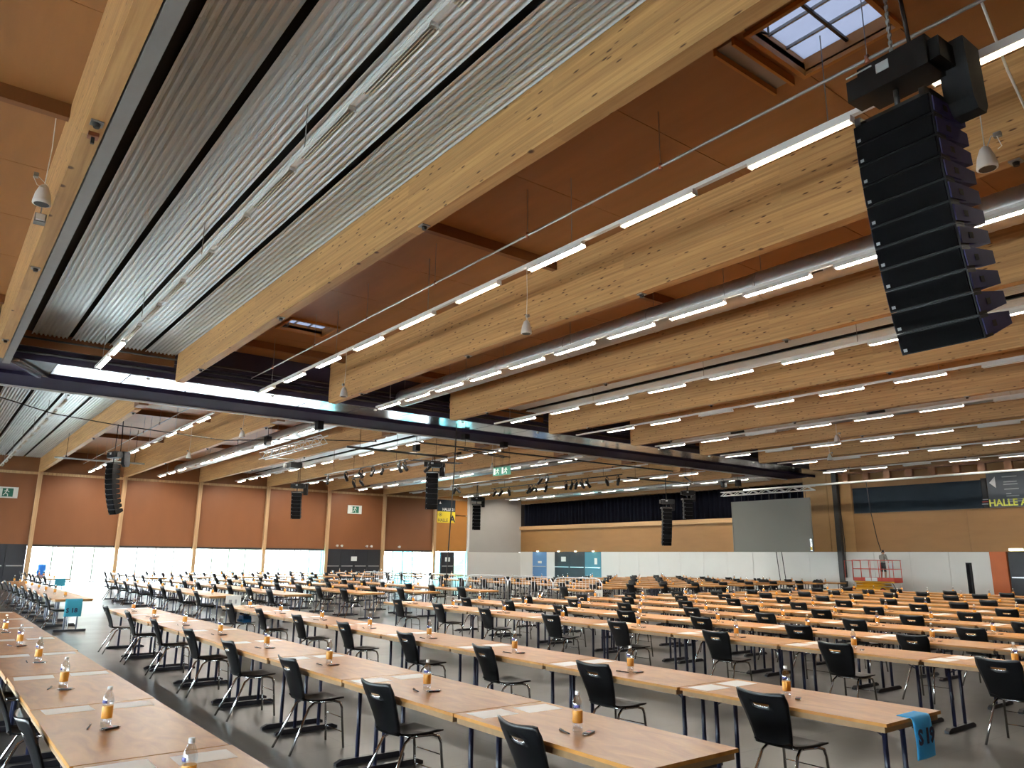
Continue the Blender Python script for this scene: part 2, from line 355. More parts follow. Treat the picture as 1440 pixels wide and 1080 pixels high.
# corrugated acoustic sheets
SW = .86
def corr_mesh(L, nm):
    prof = []; n = 8; p = SW / n; d = .046
    for q in range(n):
        x = q * p
        prof += [(x, 0), (x + p * .28, 0), (x + p * .5, d), (x + p * .78, d)]
    prof.append((SW, 0))
    up = [(x, z + .006) for x, z in prof][::-1]
    return MB().prism(prof + up, 0, L, 'y', 'zinc_sheet').mesh(nm)
CN = corr_mesh(5.34, 'corrugated_sheet'); CF = corr_mesh(4.7, 'corrugated_sheet')
for j in (0, 3, 6):
    x0, x1 = BAYS[j]
    if j == 0: x0 = 1.6
    gap = ((x1 - x0) - 4 * SW) / 3.6
    for s in range(4):
        xs = x0 + .05 + s * (SW + gap)
        for q in range(6):
            link('corrugated_sheet', CN, ceil, (xs, YB + 5.34 * q + .02, ZCOR - (.005 if q % 2 else 0)))
            link('corrugated_sheet', CF, ceil, (xs, 28.42 + 4.7 * q, ZCOR - (.005 if q % 2 else 0)))
    build(MB().box(BAYS[j][0], x1, YB, 24.2, ZCOR + .1, ZCOR + .14, 'dark_void').box(BAYS[j][0], x1, 28.42, YF, ZCOR + .1, ZCOR + .14, 'dark_void'), 'gap_shade_sheet', ceil)  # black sheet added above the corrugation so the shaded gaps come out dark
    build(MB().box(BAYS[j][0], x1, 24.14, 24.2, 7.42, ZCOR + .1, 'ply_rib'), 'end_board', ceil)
# grey rail beside the leftmost beam
tag(build(MB().box(1.10, 1.27, YB, 24.2, ZB - .02, ZB + .12, 'rail_grey').box(1.10, 1.13, YB, 24.2, ZB + .1, ZB + .5, 'rail_grey'), 'partition_rail'),
    'long grey steel rail running beside the leftmost ceiling beam', 'rail')
# ---- cross girder
g = thing('steel_girder', (0, 24.4, 0), 'dark purple steel girder crossing the whole hall under the roof', 'girder')
build(MB().box(XL, XR, 0, .14, 7.08, ZPLY, 'girder_paint').box(XL, XR, -.12, .0, 7.55, 7.62, 'girder_paint'), 'web', g)
SX0 = 2.4; nx = 22
for q in range(nx):
    a = SX0 + (XR - SX0) * q / nx; b = SX0 + (XR - SX0) * (q + 1) / nx
    build(MB().box(a + .02, b - .02, .06, 1.86, 7.07, 7.09, 'soffit_metal'), 'soffit_panel', g)
    if q % 2: build(MB().lathe([(.05, 0), (.07, .03), (.04, .06)], 'white_metal', 8, (a + .5, .12, 7.0)), 'bracket', g)
build(MB().box(XL, SX0 + .01, .06, 1.86, 7.09, 7.11, 'girder_paint'), 'soffit_end', g)
build(MB().prism([(1.3, .04), (1.5, .04), (2.42, 1.84), (2.22, 1.84)], 7.0, 7.06, 'z', 'soffit_metal').prism([(1.2, .04), (1.3, .04), (2.22, 1.84), (2.12, 1.84)], 6.95, 7.1, 'z', 'girder_paint'), 'diagonal_flange', g)
build(MB().box(XL, XR, 1.88, 3.92, 7.03, 7.10, 'flange_paint').box(XL, XR, 1.88, 1.98, 6.99, 7.03, 'flange_paint'), 'bottom_flange', g)
build(MB().box(XL, XR, 3.92, 3.99, 6.97, 7.10, 'white_metal'), 'edge_strip', g)
build(MB().box(XL, XR, 3.8, 3.92, 7.10, ZPLY, 'girder_paint'), 'rear_web', g)
for k in range(0, 8): build(MB().box(BX(k) - .05, BX(k) + BW + .05, 3.99, 4.75, 6.9, 7.5, 'ply_rib'), 'bearing_block', g)
for (y, z, r) in ((24.22, 7.26, .045), (24.0, 7.62, .03), (24.3, 7.45, .03)):
    tag(build(MB().tube([(XL, y, z), (XR, y, z)], r, 'steel_dark', 8), 'service_pipe'), 'dark service pipe along the girder, the %s of three' % {.045: 'lowest', .03: ('highest' if z > 7.5 else 'middle')}[r], 'pipe')
# ---- walls
def panel(name, parent, m, x0, x1, y0, y1, z0, z1): return build(MB().box(x0, x1, y0, y1, z0, z1, m), name, parent)
wf = struct(link('wall_far', None, None, (0, 0, 0)))
COLX = [BX(k) for k in range(-1, 7)]
for k, x in enumerate(COLX[1:]):
    build(MB().box(x, x + .24, YF - .28, YF, 0, ZB + .02, 'column_timber'), 'column', wf)
edges = [XL] + [COLX[0]] + COLX[1:]
for a, b in zip(edges, edges[1:]):
    panel('wall_panel', wf, 'ply_wall', a + .24, b, YF - .04, YF + .2, 2.3, 6.70)
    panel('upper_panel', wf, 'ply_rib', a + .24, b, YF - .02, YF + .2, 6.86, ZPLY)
    panel('lintel', wf, 'dark_door', a + .24, b, YF - .06, YF + .1, 2.22, 2.32)
panel('corner_panel', wf, 'orange_ply', BX(6) + .24, 38.8, YF - .04, YF + .2, 2.3, 5.35)
panel('corner_panel', wf, 'orange_ply', BX(6) + .24, 38.8, YF - .06, YF + .2, 5.42, ZPLY)
panel('corner_post', wf, 'white_wall', 38.8, 39.0, YF - .2, YF + .2, 0, ZPLY)
panel('grey_panel', wf, 'grey_wall', 39.0, XR, YF - .06, YF + .2, 2.26, ZPLY)
panel('white_panel', wf, 'white_wall', 39.0, XR, YF - .07, YF + .2, 0, 2.25)
panel('outer_leaf', wf, 'ply_rib', XL - .3, COLX[0] + .24, YF - .02, YF + .2, 2.3, ZPLY)
build(MB().box(XL, XR, YF + .25, YF + .3, 2.24, ZPLY + .1, 'dark_void').box(XL, COLX[1], YF + .25, YF + .3, 0, 2.3, 'dark_void').box(COLX[5] + .1, COLX[6] + .1, YF + .25, YF + .3, 0, 2.3, 'dark_void').box(38.85, XR, YF + .25, YF + .3, 0, 2.3, 'dark_void'), 'leak_backing', wf)  # unseen dark backing, added to stop daylight leaking round panels and doors
struct(build(MB().box(XL, 38.8, YF - .10, YF, 6.70, 6.86, 'column_timber'), 'trim_1'))
NWIN = [0]
def window(x0, x1, y, z1, n, pm, fm='aluminium'):
    NWIN[0] += 1
    w = struct(link('window_%d' % NWIN[0], None, None, (x0, y, 0))); L = x1 - x0
    build(MB().box(0, L, 0, .08, 0, .06, fm).box(0, L, 0, .08, z1 - .06, z1, fm).box(0, .05, 0, .08, 0, z1, fm).box(L - .05, L, 0, .08, 0, z1, fm), 'window_frame', w)
    for q in range(1, n): build(MB().box(L * q / n - .04, L * q / n + .04, -.02, .10, .06, z1 - .06, 'pipe_grey'), 'mullion', w)
    for q in range(n): build(MB().box(L * q / n + .025, L * (q + 1) / n - .025, .035, .045, .06, z1 - .06, pm[q] if isinstance(pm, list) else pm), 'pane', w)
    return w
for k in range(4):
    a, b = COLX[1 + k] + .24, COLX[2 + k]
    window(a, b, YF, 2.22, 4, ['window_pane'] * 3 + ['window_pane_teal'] if k == 3 else 'window_pane')
window(COLX[6] + .24, COLX[7], YF, 2.22, 5, ['window_pane', 'window_pane_teal', 'window_pane_teal', 'window_pane', 'window_pane'])
NDOOR = [0]
def doors(x0, x1, y, z1, n, m, sign=None):
    NDOOR[0] += 1
    d = struct(link('door_%d' % NDOOR[0], None, None, (x0, y, 0))); L = x1 - x0
    for q in range(n):
        a, b = L * q / n + .01, L * (q + 1) / n - .01
        build(MB().box(a, b, -.05, .05, .01, z1, m), 'door_leaf', d)
        build(MB().box(a + .1, b - .1, -.10, -.06, .98, 1.04, 'aluminium'), 'push_bar', d)
    if sign: build(MB().box(L * .5 - .25, L * .5 + .25, -.07, -.05, 1.4, 1.75, sign), 'door_notice', d)
    return d
doors(COLX[0] + .24, COLX[1], YF, 2.3, 4, 'dark_door', 'sign_cyan')
doors(COLX[5] + .24, COLX[6], YF, 2.3, 4, 'dark_door', 'sign_white')
window(BX(6) + .24, BX(6) + .95, YF, 2.22, 1, 'window_pane_teal', 'dark_door')
doors(BX(6) + .95, 37.5, YF, 2.22, 1, 'dark_door', 'sign_white')
window(37.5, 38.8, YF, 2.22, 1, 'window_pane_teal')
# right wall
wr = struct(link('wall_right', None, None, (0, 0, 0)))
ys = [46.0 - 2.0923 * q for q in range(15)]
for a, b in zip(ys, ys[1:]): panel('white_panel', wr, 'white_wall', XR, XR + .2, b + .008, a - .008, 0, 2.32)
panel('white_panel', wr, 'white_wall', XR, XR + .2, 55.2, YF, 0, 2.32)
panel('wood_panel', wr, 'ply_wall_right', XR, XR + .2, 27.2, YF, 2.33, 4.32)
for q in range(5):
    a = 24.0 - (24.0 - YB) * q / 5; b = 24.0 - (24.0 - YB) * (q + 1) / 5
    panel('wood_panel', wr, 'ply_wall_right', XR, XR + .2, b + .005, a - .005, 2.33, ZPLY)
panel('light_wood_panel', wr, 'ply_wall_light', XR - .05, XR + .2, 24.0, 25.55, 2.33, ZPLY)
panel('light_wood_panel', wr, 'ply_wall_light', XR - .05, XR + .2, 25.58, 27.2, 2.33, ZPLY)
panel('gallery_ledge', wr, 'ledge_timber', XR - .18, XR + .9, 27.2, YF, 4.32, 4.64)
panel('gallery_head', wr, 'ply_wall_right', XR, XR + .9, 27.2, YF, 6.75, ZPLY)
panel('gallery_back', wr, 'dark_void', XR + .9, XR + 1.0, 27.0, YF, 4.3, ZPLY)
panel('orange_pillar', wr, 'red_orange', XR - .12, XR + .2, 15.93, 16.71, 0, 2.33)
panel('lower_wall', wr, 'grey_wall', XR, XR + .2, YB, 11.55, 0, 2.32)
d = struct(link('door_10', None, None, (XR, 11.55, 0)))
for q in range(4):
    a = 4.35 * q / 4
    build(MB().box(0, .1, a + .01, a + 1.08, 0, 2.3, 'dark_door'), 'door_leaf', d); build(MB().box(-.06, -.02, a + .1, a + 1.0, 1.0, 1.06, 'aluminium'), 'push_bar', d)
d = struct(link('door_11', None, None, (XR, 46.0, 0)))
for (a, b, m) in ((0, 2.0, 'teal_door'), (2.02, 3.9, 'dark_door'), (3.92, 5.9, 'dark_door'), (7.0, 9.0, 'blue_door')):
    build(MB().box(.02, .12, a, b, 0, 2.3, m), 'door_leaf', d); build(MB().box(-.06, -.02, a + .1, b - .1, 1.0, 1.06, 'aluminium'), 'push_bar', d)
build(MB().box(.0, .14, 5.92, 6.98, 0, 2.3, 'white_wall').box(.0, .14, 9.0, 9.2, 0, 2.3, 'white_wall'), 'door_post', d)
build(MB().box(-.01, .02, 4.4, 5.0, 1.5, 1.9, 'sign_white').box(-.01, .02, .5, .8, 1.3, 1.8, 'sign_white').box(-.01, .02, 7.7, 8.2, 1.3, 1.5, 'sign_white'), 'door_notice', d)
build(MB().box(XR + 1.0, XR + 1.05, YB, YF + .3, -.2, ZPLY + .1, 'dark_void').box(XR + .2, XR + 1.0, YF + .2, YF + .3, 0, ZPLY, 'dark_void'), 'leak_backing', wr)  # unseen dark backing added behind the wall to block stray sky light
# curtain with folds
m = MB()
m.sheet(lambda u, v: (XR + .55 + .11 * math.sin(u * 420) + .05 * math.sin(u * 167 + 1), 27.3 + u * (YF - 27.4), 4.62 + 2.3 * v), 420, 1, .01, 'curtain')
tag(build(m, 'stage_curtain'), 'long black pleated curtain hanging above the wooden gallery ledge', 'curtain')
tag(build(MB().box(XR - .45, XR - .15, 24.7, 25.0, 0, 7.08, 'steel_dark').box(XR - .5, XR - .1, 24.65, 25.05, 0, .04, 'steel_dark'), 'steel_column'), 'dark steel column against the right wall carrying the girder', 'column')
# walls behind and left of the camera
wb = struct(build(MB().box(XL - .2, XR + .2, YB - .2, YB, 0, ZPLY, 'ply_wall'), 'wall_back'))
wl = struct(link('wall_left', None, None, (0, 0, 0)))
build(MB().box(XL - .2, XL, YB, YF, 2.3, ZPLY, 'ply_wall'), 'wall_panel', wl)
for y in [YB + 4.96 * q for q in range(14)]: build(MB().box(XL - .1, XL + .25, y - .12, y + .12, 0, ZB, 'column_timber'), 'column', wl)
build(MB().box(XL - .15, XL - .02, YB, YB + 4.96, 0, 2.3, 'ply_wall'), 'wall_panel', wl)
for q in range(1, 13):
    y0 = YB + 4.96 * q + .12
    build(MB().box(XL - .1, XL - .08, y0, min(y0 + 4.72, YF), .05, 2.28, 'window_pane'), 'pane', wl)
    build(MB().box(XL - .12, XL - .05, y0 + 2.3, y0 + 2.36, .05, 2.28, 'aluminium'), 'mullion', wl)
# outside: pale facade and hedges seen through the glass
tag(build(MB().box(29.5, 34.0, 66, 67, -.05, 6, 'outside_teal').box(29.3, 34.2, 65.9, 67.1, 5.9, 6.2, 'white_wall'), 'annex_building'), 'teal striped annex outside behind the rightmost long window', 'building')
def hedge(x, y, w, h, label):
    bm = bmesh.new(); bmesh.ops.create_icosphere(bm, subdivisions=3, radius=1)
    for v in bm.verts:
        n = 1 + .18 * math.sin(v.co.x * 9 + x) * math.cos(v.co.y * 8) + .1 * math.sin(v.co.z * 15 + y); v.co = Vector((v.co.x * w * n, v.co.y * 1.4 * n, h * .5 + v.co.z * h * .5 * n - .05))
    me = bpy.data.meshes.new('hedge'); bm.to_mesh(me); bm.free(); me.materials.append(MATS['outside_leaf'])
    tag(link('hedge', me, None, (x, y, 0)), label, 'hedge', 'shrubs outside the windows')
hedge(11.5, 78, 2.6, 2.6, 'pale green shrub outside the leftmost window'); hedge(25, 76, 2.2, 3.4, 'pale green shrub outside the fourth window')
m = MB()
for q in range(8): m.box(39.2 + .28 * q, 39.5 + .28 * q, 61, 62.4, -.05, .2 + .2 * q, 'stair_yellow')
tag(build(m, 'outside_stairs'), 'yellow outdoor stair seen through the glass door by the corner', 'stairs')
# ================================================================== LAMPS, DUCTS, PIPES
ZL = 6.95
BAYN = {0: 'corrugated bay nearest left', 1: 'second bay from left', 2: 'third bay from left', 3: 'fourth bay from left', 4: 'fifth bay from left', 5: 'sixth bay from left',
        6: 'seventh bay from left', 7: 'eighth bay from left', 8: 'bay along the right wall'}
LH = MB().box(-.05, .05, 0, 1.42, .0, .055, 'lamp_body').box(-.055, .055, -.015, .0, -.03, .055, 'lamp_body').box(-.055, .055, 1.42, 1.435, -.03, .055, 'lamp_body').mesh('housing')
LS = MB().prism([(-.04, .0545), (.04, .0545), (.068, -.034), (.062, -.038), (.042, .0), (-.042, .0), (-.062, -.038), (-.068, -.034)], -.015, 1.435, 'y', 'lamp_body').mesh('housing')
LT = {s: MB().tube([(0, .01, 0), (0, 1.41, 0)], .014, 'tube_' + s, 6).mesh('tube') for s in ('bright', 'dim', 'soft', 'off')}
def lamp(x, y, st, label, z=ZL):
    t = thing('tube_lamp', (x, y, z), label, 'lamp', 'twin-tube ceiling lamps')
    link('housing', LH if st == 'bright' else LS, t, (0, 0, 0))
    for s in (-1, 1): link('tube', LT[st], t, (s * .021, 0, -.016))
def track(x, y0, y1, label, z=ZL):
    m = MB().box(x - .035, x + .035, y0, y1, z + .055, z + .115, 'lamp_body')
    o = tag(build(m, 'light_track'), label, 'light track', 'lamp tracks')
    me = MB().tube([(0, 0, z + .1), (0, 0, ZCOR if TYPEX(x) == 'cor' else ZPLY)], .008, 'pipe_grey', 4).mesh('suspension_wire')
    y = y0 + .8
    while y < y1: link('suspension_wire', me, o, (x, y, 0)); y += 4.7
def TYPEX(x):
    for j, (a, b) in BAYS.items():
        if a - .3 <= x <= b + .3: return TYPE[j]
    return 'ply'
LX = {0: 3.32, 1: 8.13, 2: 12.35, 3: 17.65, 4: 22.1, 5: 27.2, 6: 32.2, 7: 37.3, 8: 42.4}
NEARL = {0: (.15, 1.83), 1: (1.55, 2.36), 2: (1.24, 1.92), 3: (2.44, 2.38), 4: (1.6, 2.38), 5: (3.2, 2.38), 6: (5.6, 2.38), 7: (5.0, 2.38), 8: (3.8, 2.38)}
B1 = ['bright', 'bright', 'bright', 'dim', 'bright', 'bright', 'dim', 'dim', 'dim', 'bright']
for j, x in LX.items():
    track(x, -6, 24.0, 'slim lamp track under the %s, near side of girder' % BAYN[j])
    y, p = NEARL[j]; q = 0
    while y < 22.9:
        st = B1[q] if j == 1 else ('dim' if j else ('off' if y < 19.5 else 'dim'))
        if j >= 5: st = 'soft'
        if j in (4, 5, 6, 7, 8) and q % 4 == 2: st = 'off'
        q += 1
        lamp(x, y, st, 'twin-tube lamp, %s from the camera end, under the %s, near hall' % (ORD[q], BAYN[j]))
        y += p
    track(x, 29.0, 55.8, 'slim lamp track under the %s, beyond the girder' % BAYN[j])
    y = 29.6; q = 0
    while y < 54.5:
        st = 'dim' if (j in (1, 2, 3, 4, 5, 7, 8) and q % 4 != 3) else 'off'
        q += 1
        lamp(x, y, st, 'twin-tube lamp, %s from the girder, under the %s, far hall' % (ORD[q], BAYN[j]))
        y += 2.42
def duct(x, y0, y1, z, r, label, elbow=None):
    t = thing('spiral_duct', (x, y0, z), label, 'duct'); L = y1 - y0; n = int(L / .11)
    pts = [(0, L * q / n, 0) for q in range(n + 1)]
    rr = [r * (1.022 if q % 2 else 1.0) for q in range(n + 1)]
    if elbow == 'start':
        pts = [(0, -.55, .95), (0, -.52, .6), (0, -.4, .25), (0, -.22, .06)] + pts; rr = [r] * 4 + rr
    build(MB().tube(pts, rr, 'duct_zinc', 18), 'duct_pipe', t)
    q = 1.5
    while q < L:
        m = MB().lathe([(r * 1.05, -.02), (r * 1.05, .02)], 'duct_zinc', 18, (0, 0, 0), Matrix.Translation((0, q, 0)) @ Matrix.Rotation(math.pi / 2, 4, 'X'))
        m.tube([(0, q, r), (0, q, ZPLY - z)], .008, 'pipe_grey', 4); q += 3
        build(m, 'hanger_ring', t)
    q = 2.6
    while q < L - 1: build(MB().box(r * -.98, r * -.7, q, q + .7, -.62 * r, -.3 * r, 'steel_dark'), 'outlet_grille', t); q += 6.2
duct(13.25, YB + .1, 23.7, 7.42, .30, 'round spiral duct in the third bay, near side of girder')
duct(13.25, 28.6, 54.0, 7.42, .30, 'round spiral duct in the third bay, beyond the girder')
duct(28.2, YB + .1, 23.7, 7.42, .30, 'round spiral duct in the sixth bay, near side of girder')
duct(28.2, 29.3, 54.5, 7.30, .34, 'round spiral duct with an elbow at the girder, far hall', 'start')
duct(43.4, 28.6, 54.5, 7.15, .30, 'round spiral duct above the black stage curtain')
for (x, z, a, b, lab) in ((7.8, 7.4, -7, 24, 'thin sprinkler pipe in the second bay, near hall'), (11.0, 7.3, -7, 24, 'thin sprinkler pipe beside the third bay duct, near hall'),
                      (-1.8, 8.1, -7, 24, 'thin sprinkler pipe in the leftmost bay'), (7.8, 7.5, 28.6, 56, 'thin sprinkler pipe in the second bay, far hall'), (22.4, 7.6, 28.6, 56, 'thin sprinkler pipe in the fifth bay, far hall')):
    m = MB().tube([(x, a, z), (x, b, z)], .02, 'pipe_grey', 6)
    o = tag(build(m, 'sprinkler_pipe'), lab, 'pipe', 'sprinkler pipes'); y = a + 1.2
    me = MB().tube([(0, 0, 0), (0, 0, ZPLY - z)], .006, 'pipe_grey', 4).lathe([(.03, -.05), (.03, .05)], 'copper', 6).mesh('pipe_clamp')
    while y < b: link('pipe_clamp', me, o, (x, y, z)); y += 3.1
# white pipe and dark corbels along the right wall
tag(build(MB().tube([(43.2, YB + .2, 6.32), (43.2, 30.5, 6.32)], .06, 'white_metal', 8), 'handrail_pipe'), 'long white pipe under the roof along the right wall', 'pipe')
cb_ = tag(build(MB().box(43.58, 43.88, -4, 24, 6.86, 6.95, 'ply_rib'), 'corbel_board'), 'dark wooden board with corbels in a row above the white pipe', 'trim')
cm_ = MB().box(43.6, 43.85, 0, .35, 6.45, 6.86, 'ply_rib').mesh('corbel')
for q in range(22): link('corbel', cm_, cb_, (0, 23.4 - 1.25 * q, 0))
# ================================================================== PENDANT LOUDSPEAKERS
PS = MB().lathe([(.03, .30), (.06, .27), (.10, .16), (.12, .04), (.122, 0), (.10, -.005)], 'lamp_body', 14).mesh('speaker_shell')
PG = MB().lathe([(.10, -.003), (.098, -.008)], 'steel_dark', 14).mesh('speaker_mesh')
def pendant(x, y, z, lab, ztop=8.3):
    t = thing('pendant_speaker', (x, y, z), lab, 'speaker', 'pendant speakers')
    link('speaker_shell', PS, t); link('speaker_mesh', PG, t)
    build(MB().tube([(0, 0, .28), (.02, 0, .9), (0, 0, ztop - z)], .007, 'lamp_body', 4), 'cable', t)
    build(MB().tube([(.03, -.02, .3), (-.1, -.12, .36), (-.16, -.2, .3), (-.1, -.22, .18), (-.02, -.15, .2)], .006, 'lamp_body', 4).box(-.16, -.1, -.24, -.16, .3, .36, 'pipe_grey'), 'connector', t)
for (x, y, z, lab) in ((9.95, 3.15, 6.62, 'white bell-shaped loudspeaker hanging beside the big black speaker array'), (9.95, 12.4, 6.62, 'white bell-shaped loudspeaker halfway along the second near beam'),
        (9.95, 21.6, 6.7, 'white bell-shaped loudspeaker at the girder end of the second near beam'), (.7, 12.1, 6.72, 'small bell-shaped loudspeaker on the leftmost beam'),
        (29.6, 16.2, 6.6, 'bell-shaped loudspeaker under the sixth near bay, far right'), (34.8, 19.5, 6.6, 'bell-shaped loudspeaker at the end of the seventh near beam'),
        (9.9, 31.0, 6.5, 'bell-shaped loudspeaker just beyond the girder, second far beam'), (9.9, 38.8, 6.4, 'bell-shaped loudspeaker midway down the second far beam'),
        (24.5, 33.5, 6.5, 'bell-shaped loudspeaker near the green exit sign'), (30.0, 46.0, 6.5, 'bell-shaped loudspeaker deep in the far hall')):
    pendant(x, y, z, lab)
m = MB().box(0, .16, -.08, .08, 0, .14, 'rail_grey').box(.02, .14, -.12, -.08, .02, .12, 'lamp_body').tube([(.08, 0, .14), (.08, 0, .4)], .01, 'pipe_grey', 5)
tag(build(m, 'motion_detector', None, (.70, 13.3, 6.88)), 'small grey detector box on the side of the leftmost beam', 'detector')
m = MB().box(-.06, .06, -.06, .06, 0, .05, 'copper').box(-.02, .02, -.02, .02, -.08, 0, 'steel_dark')
tag(build(m, 'beam_clamp', None, (.98, 9.8, ZB - .055)), 'reddish clamp under the leftmost beam', 'clamp')
# ================================================================== LOUDSPEAKER ARRAYS
def cab_meshes(w, h, d, side='black_plastic'):
    # front slab, tapered rear body, grille, badge, side plate (local: front = -X)
    b = MB().box(-.02, .16, -w / 2, w / 2, -h / 2, h / 2, 'black_plastic')
    b.prism([(.16, -h / 2 + .005), (d, -h * .30), (d, h * .30), (.16, h / 2 - .005)], -w / 2 + .004, w / 2 - .004, 'y', side)
    g = MB().box(-.04, -.021, -w / 2 + .015, w / 2 - .015, -h / 2 + .012, h / 2 - .012, 'speaker_grille')
    bd = MB().box(-.045, -.04, w / 2 - .07, w / 2 - .035, -h / 2 + .03, -h / 2 + .06, 'text_grey')
    SP = []
    for s in (-1, 1):
        sp = MB(); SP.append(sp)
        sp.box(.0, .30 if d > .5 else .2, s * w / 2 - .012, s * w / 2 + .012, -h / 2 + .03, h / 2 - .03, side)
        sp.box(.18, .26, s * (w / 2) - .016, s * (w / 2) + .016, -.03, .03, 'dark_void')
    return b.mesh('body'), g.mesh('grille'), bd.mesh('badge'), [q.mesh('rigging_plate') for q in SP]
CABS = {0: cab_meshes(.78, .215, .66, 'speaker_side'), 1: cab_meshes(.62, .245, .36), 2: cab_meshes(.60, .26, .40)}
def line_array(x, y, ztop, rz, n, tilt0, dt, label, kind=1, ceil_z=8.3, detail=True):
    t = thing('speaker_array', (x, y, ztop), label, 'speaker', 'hanging speaker arrays', rz)
    h = (.215, .245, .26)[kind]
    B, G, D, S = CABS[kind]
    px, pz, a = 0.0, -.1, math.radians(tilt0)
    for q in range(n):
        # front top edge sits at (px,pz); cabinet tilted by a so that it looks downward
        R = Matrix.Rotation(-a, 4, 'Y')
        c = Vector((px, 0, pz)) + R @ Vector((.02, 0, -h / 2))
        o = link('cabinet', B, t, c, (0, -a, 0))
        link('grille', G, o); link('badge', D, o); link('rigging_plate', S[0], o); link('rigging_plate', S[1], o)
        e = R @ Vector((0, 0, -h - .006)); px += e.x; pz += e.z; a += math.radians(dt)
    build(MB().box(-.02, .5, -.36, -.3, -.1, -.02, 'steel_dark').box(-.02, .5, .3, .36, -.1, -.02, 'steel_dark').box(.1, .4, -.36, .36, -.06, .0, 'steel_dark'), 'fly_frame', t)
    m = MB().box(-.02, .36, -.42, .28, .2, .52, 'black_plastic').box(.02, .32, -.52, -.42, .24, .46, 'black_plastic').box(.04, .3, .28, .44, .24, .48, 'black_plastic')
    m.box(-.03, -.02, -.05, .08, .36, .46, 'text_grey').box(-.03, -.02, .12, .40, .47, .485, 'text_grey').tube([(.17, 0, .2), (.17, 0, 0)], .03, 'steel_dark', 6)
    build(m, 'hoist_motor', t)
    m = MB().prism([(.30, .52), (.62, .50), (.66, -.12), (.60, -.22), (.44, -.22), (.36, -.1)], -.62, -.36, 'y', 'black_cloth')
    build(m, 'chain_bag', t)
    m = MB()
    if detail:
        z = .52
        while z < ceil_z - ztop:
            m.box(.155, .185, -.008, .008, z, z + .05, 'pipe_grey').box(.162, .178, -.02, .02, z + .045, z + .09, 'pipe_grey'); z += .085
    else: m.tube([(.17, 0, .5), (.17, 0, ceil_z - ztop)], .02, 'steel_dark', 5)
    build(m, 'hoist_chain', t)
    build(MB().tube([(.4, -.1, .5), (.42, -.05, 1.2), (.4, 0, ceil_z - ztop)], .022, 'rope_dark', 6), 'power_cable', t)
    return t
line_array(7.05, 3.0, 6.28, math.radians(-3), 11, 4, 1.5, 'tall black speaker array hanging in the upper right foreground', 0)
for (x, y, z, n, k, lab) in ((6.9, 41.3, 6.2, 10, 1, 'slim black speaker array hanging before the leftmost windows'), (19.6, 49.0, 6.0, 7, 1, 'black speaker array hanging in front of the fourth window'),
        (20.4, 33.1, 6.1, 7, 2, 'black speaker array with clamped spotlights, centre of far hall'), (33.2, 47.3, 5.75, 7, 2, 'small black speaker array before the grey wall corner'),
        (39.4, 33.9, 5.2, 10, 1, 'black speaker array hanging in front of the gallery ledge'), (41.0, 33.4, 5.85, 5, 2, 'short grey speaker array before the black curtain')):
    line_array(x, y, z, math.radians(20 if x < 10 else 55), n, 0, 2.4 if k == 1 else 1.2, lab, k, 8.3, False)
# loose cable over the near array
tag(build(MB().tube([(6.6, 2.2, 8.28), (7.6, 2.3, 7.6), (8.6, 2.4, 7.0), (9.6, 2.5, 6.7), (10.2, 2.5, 6.9)], .014, 'lamp_body', 6), 'loose_cable'), 'thin cable sagging past the bright lamps at top right', 'cable')
# ================================================================== TRUSSES, BARS, SPOTLIGHTS
def truss(p0, p1, w, m, name, label, cat='truss', r=.022, step=.45, flat=False, group=None):
    p0, p1 = Vector(p0), Vector(p1); d = (p1 - p0); L = d.length; d.normalize(); s = d.cross(Vector((0, 0, 1))).normalized(); u = Vector((0, 0, 1))
    C = [(-.5, -.5), (.5, -.5), (-.5, .5), (.5, .5)] if not flat else [(-.5, 0), (.5, 0)]
    mb = MB()
    for a, b in C: mb.tube([p0 + (s * a + u * b) * w, p1 + (s * a + u * b) * w], r, m, 6)
    o = tag(build(mb, name), label, cat, group); mb = MB(); n = max(2, int(L / step))
    for q in range(n):
        A, B = p0 + d * (L * q / n), p0 + d * (L * (q + 1) / n)
        if q % 2: A, B = B, A
        for (i, j) in (((0, 1), (2, 3), (0, 2), (1, 3)) if not flat else ((0, 1),)):
            mb.tube([A + (s * C[i][0] + u * C[i][1]) * w, B + (s * C[j][0] + u * C[j][1]) * w], r * .75, m, 4)
    build(mb, 'lattice', o)
    for f in ((.08, .92) if m != 'white_metal' else (.8, .97)):
        c = p0 + d * (L * f); mb = MB(); mb.tube([c + u * w * .5, (c.x, c.y, ZPLY)], .012, 'rope_dark', 4).box(c.x - .12, c.x + .12, c.y - .16, c.y + .16, c.z + .45, c.z + .85, 'black_plastic'); build(mb, 'hoist', o)
    return o
truss((12.0, 27.6, 6.25), (12.0, 34.4, 6.25), .30, 'aluminium', 'lighting_truss', 'silver box truss carrying the projector, left of far hall')
truss((41.5, 24.4, 5.98), (41.5, 31.0, 5.98), .24, 'white_metal', 'lighting_truss', 'white box truss above the grey projection screen', r=.03)
truss((18.0, 26.9, 6.35), (21.2, 27.8, 6.35), .35, 'steel_dark', 'ladder_truss', 'black ladder truss nearest the girder in the centre', flat=True)
truss((18.3, 31.6, 6.35), (20.9, 31.2, 6.35), .35, 'steel_dark', 'ladder_truss', 'black ladder truss above the clamped centre array', flat=True)
def bar(p0, p1, label, r=.04, m='steel_dark', drop=True):
    p0, p1 = Vector(p0), Vector(p1); o = tag(build(MB().tube([p0, p1], r, m, 6), 'lighting_bar'), label, 'bar', 'hanging bars')
    for f in (.12, .88):
        c = p0.lerp(p1, f); build(MB().tube([c, (c.x, c.y, ZPLY - .02)], .01, 'rope_dark', 4), 'drop_wire', o)
bar((13.9, 29.55, 6.35), (19.0, 29.55, 6.35), 'thick black bar hanging across the far hall, left of centre', .055)
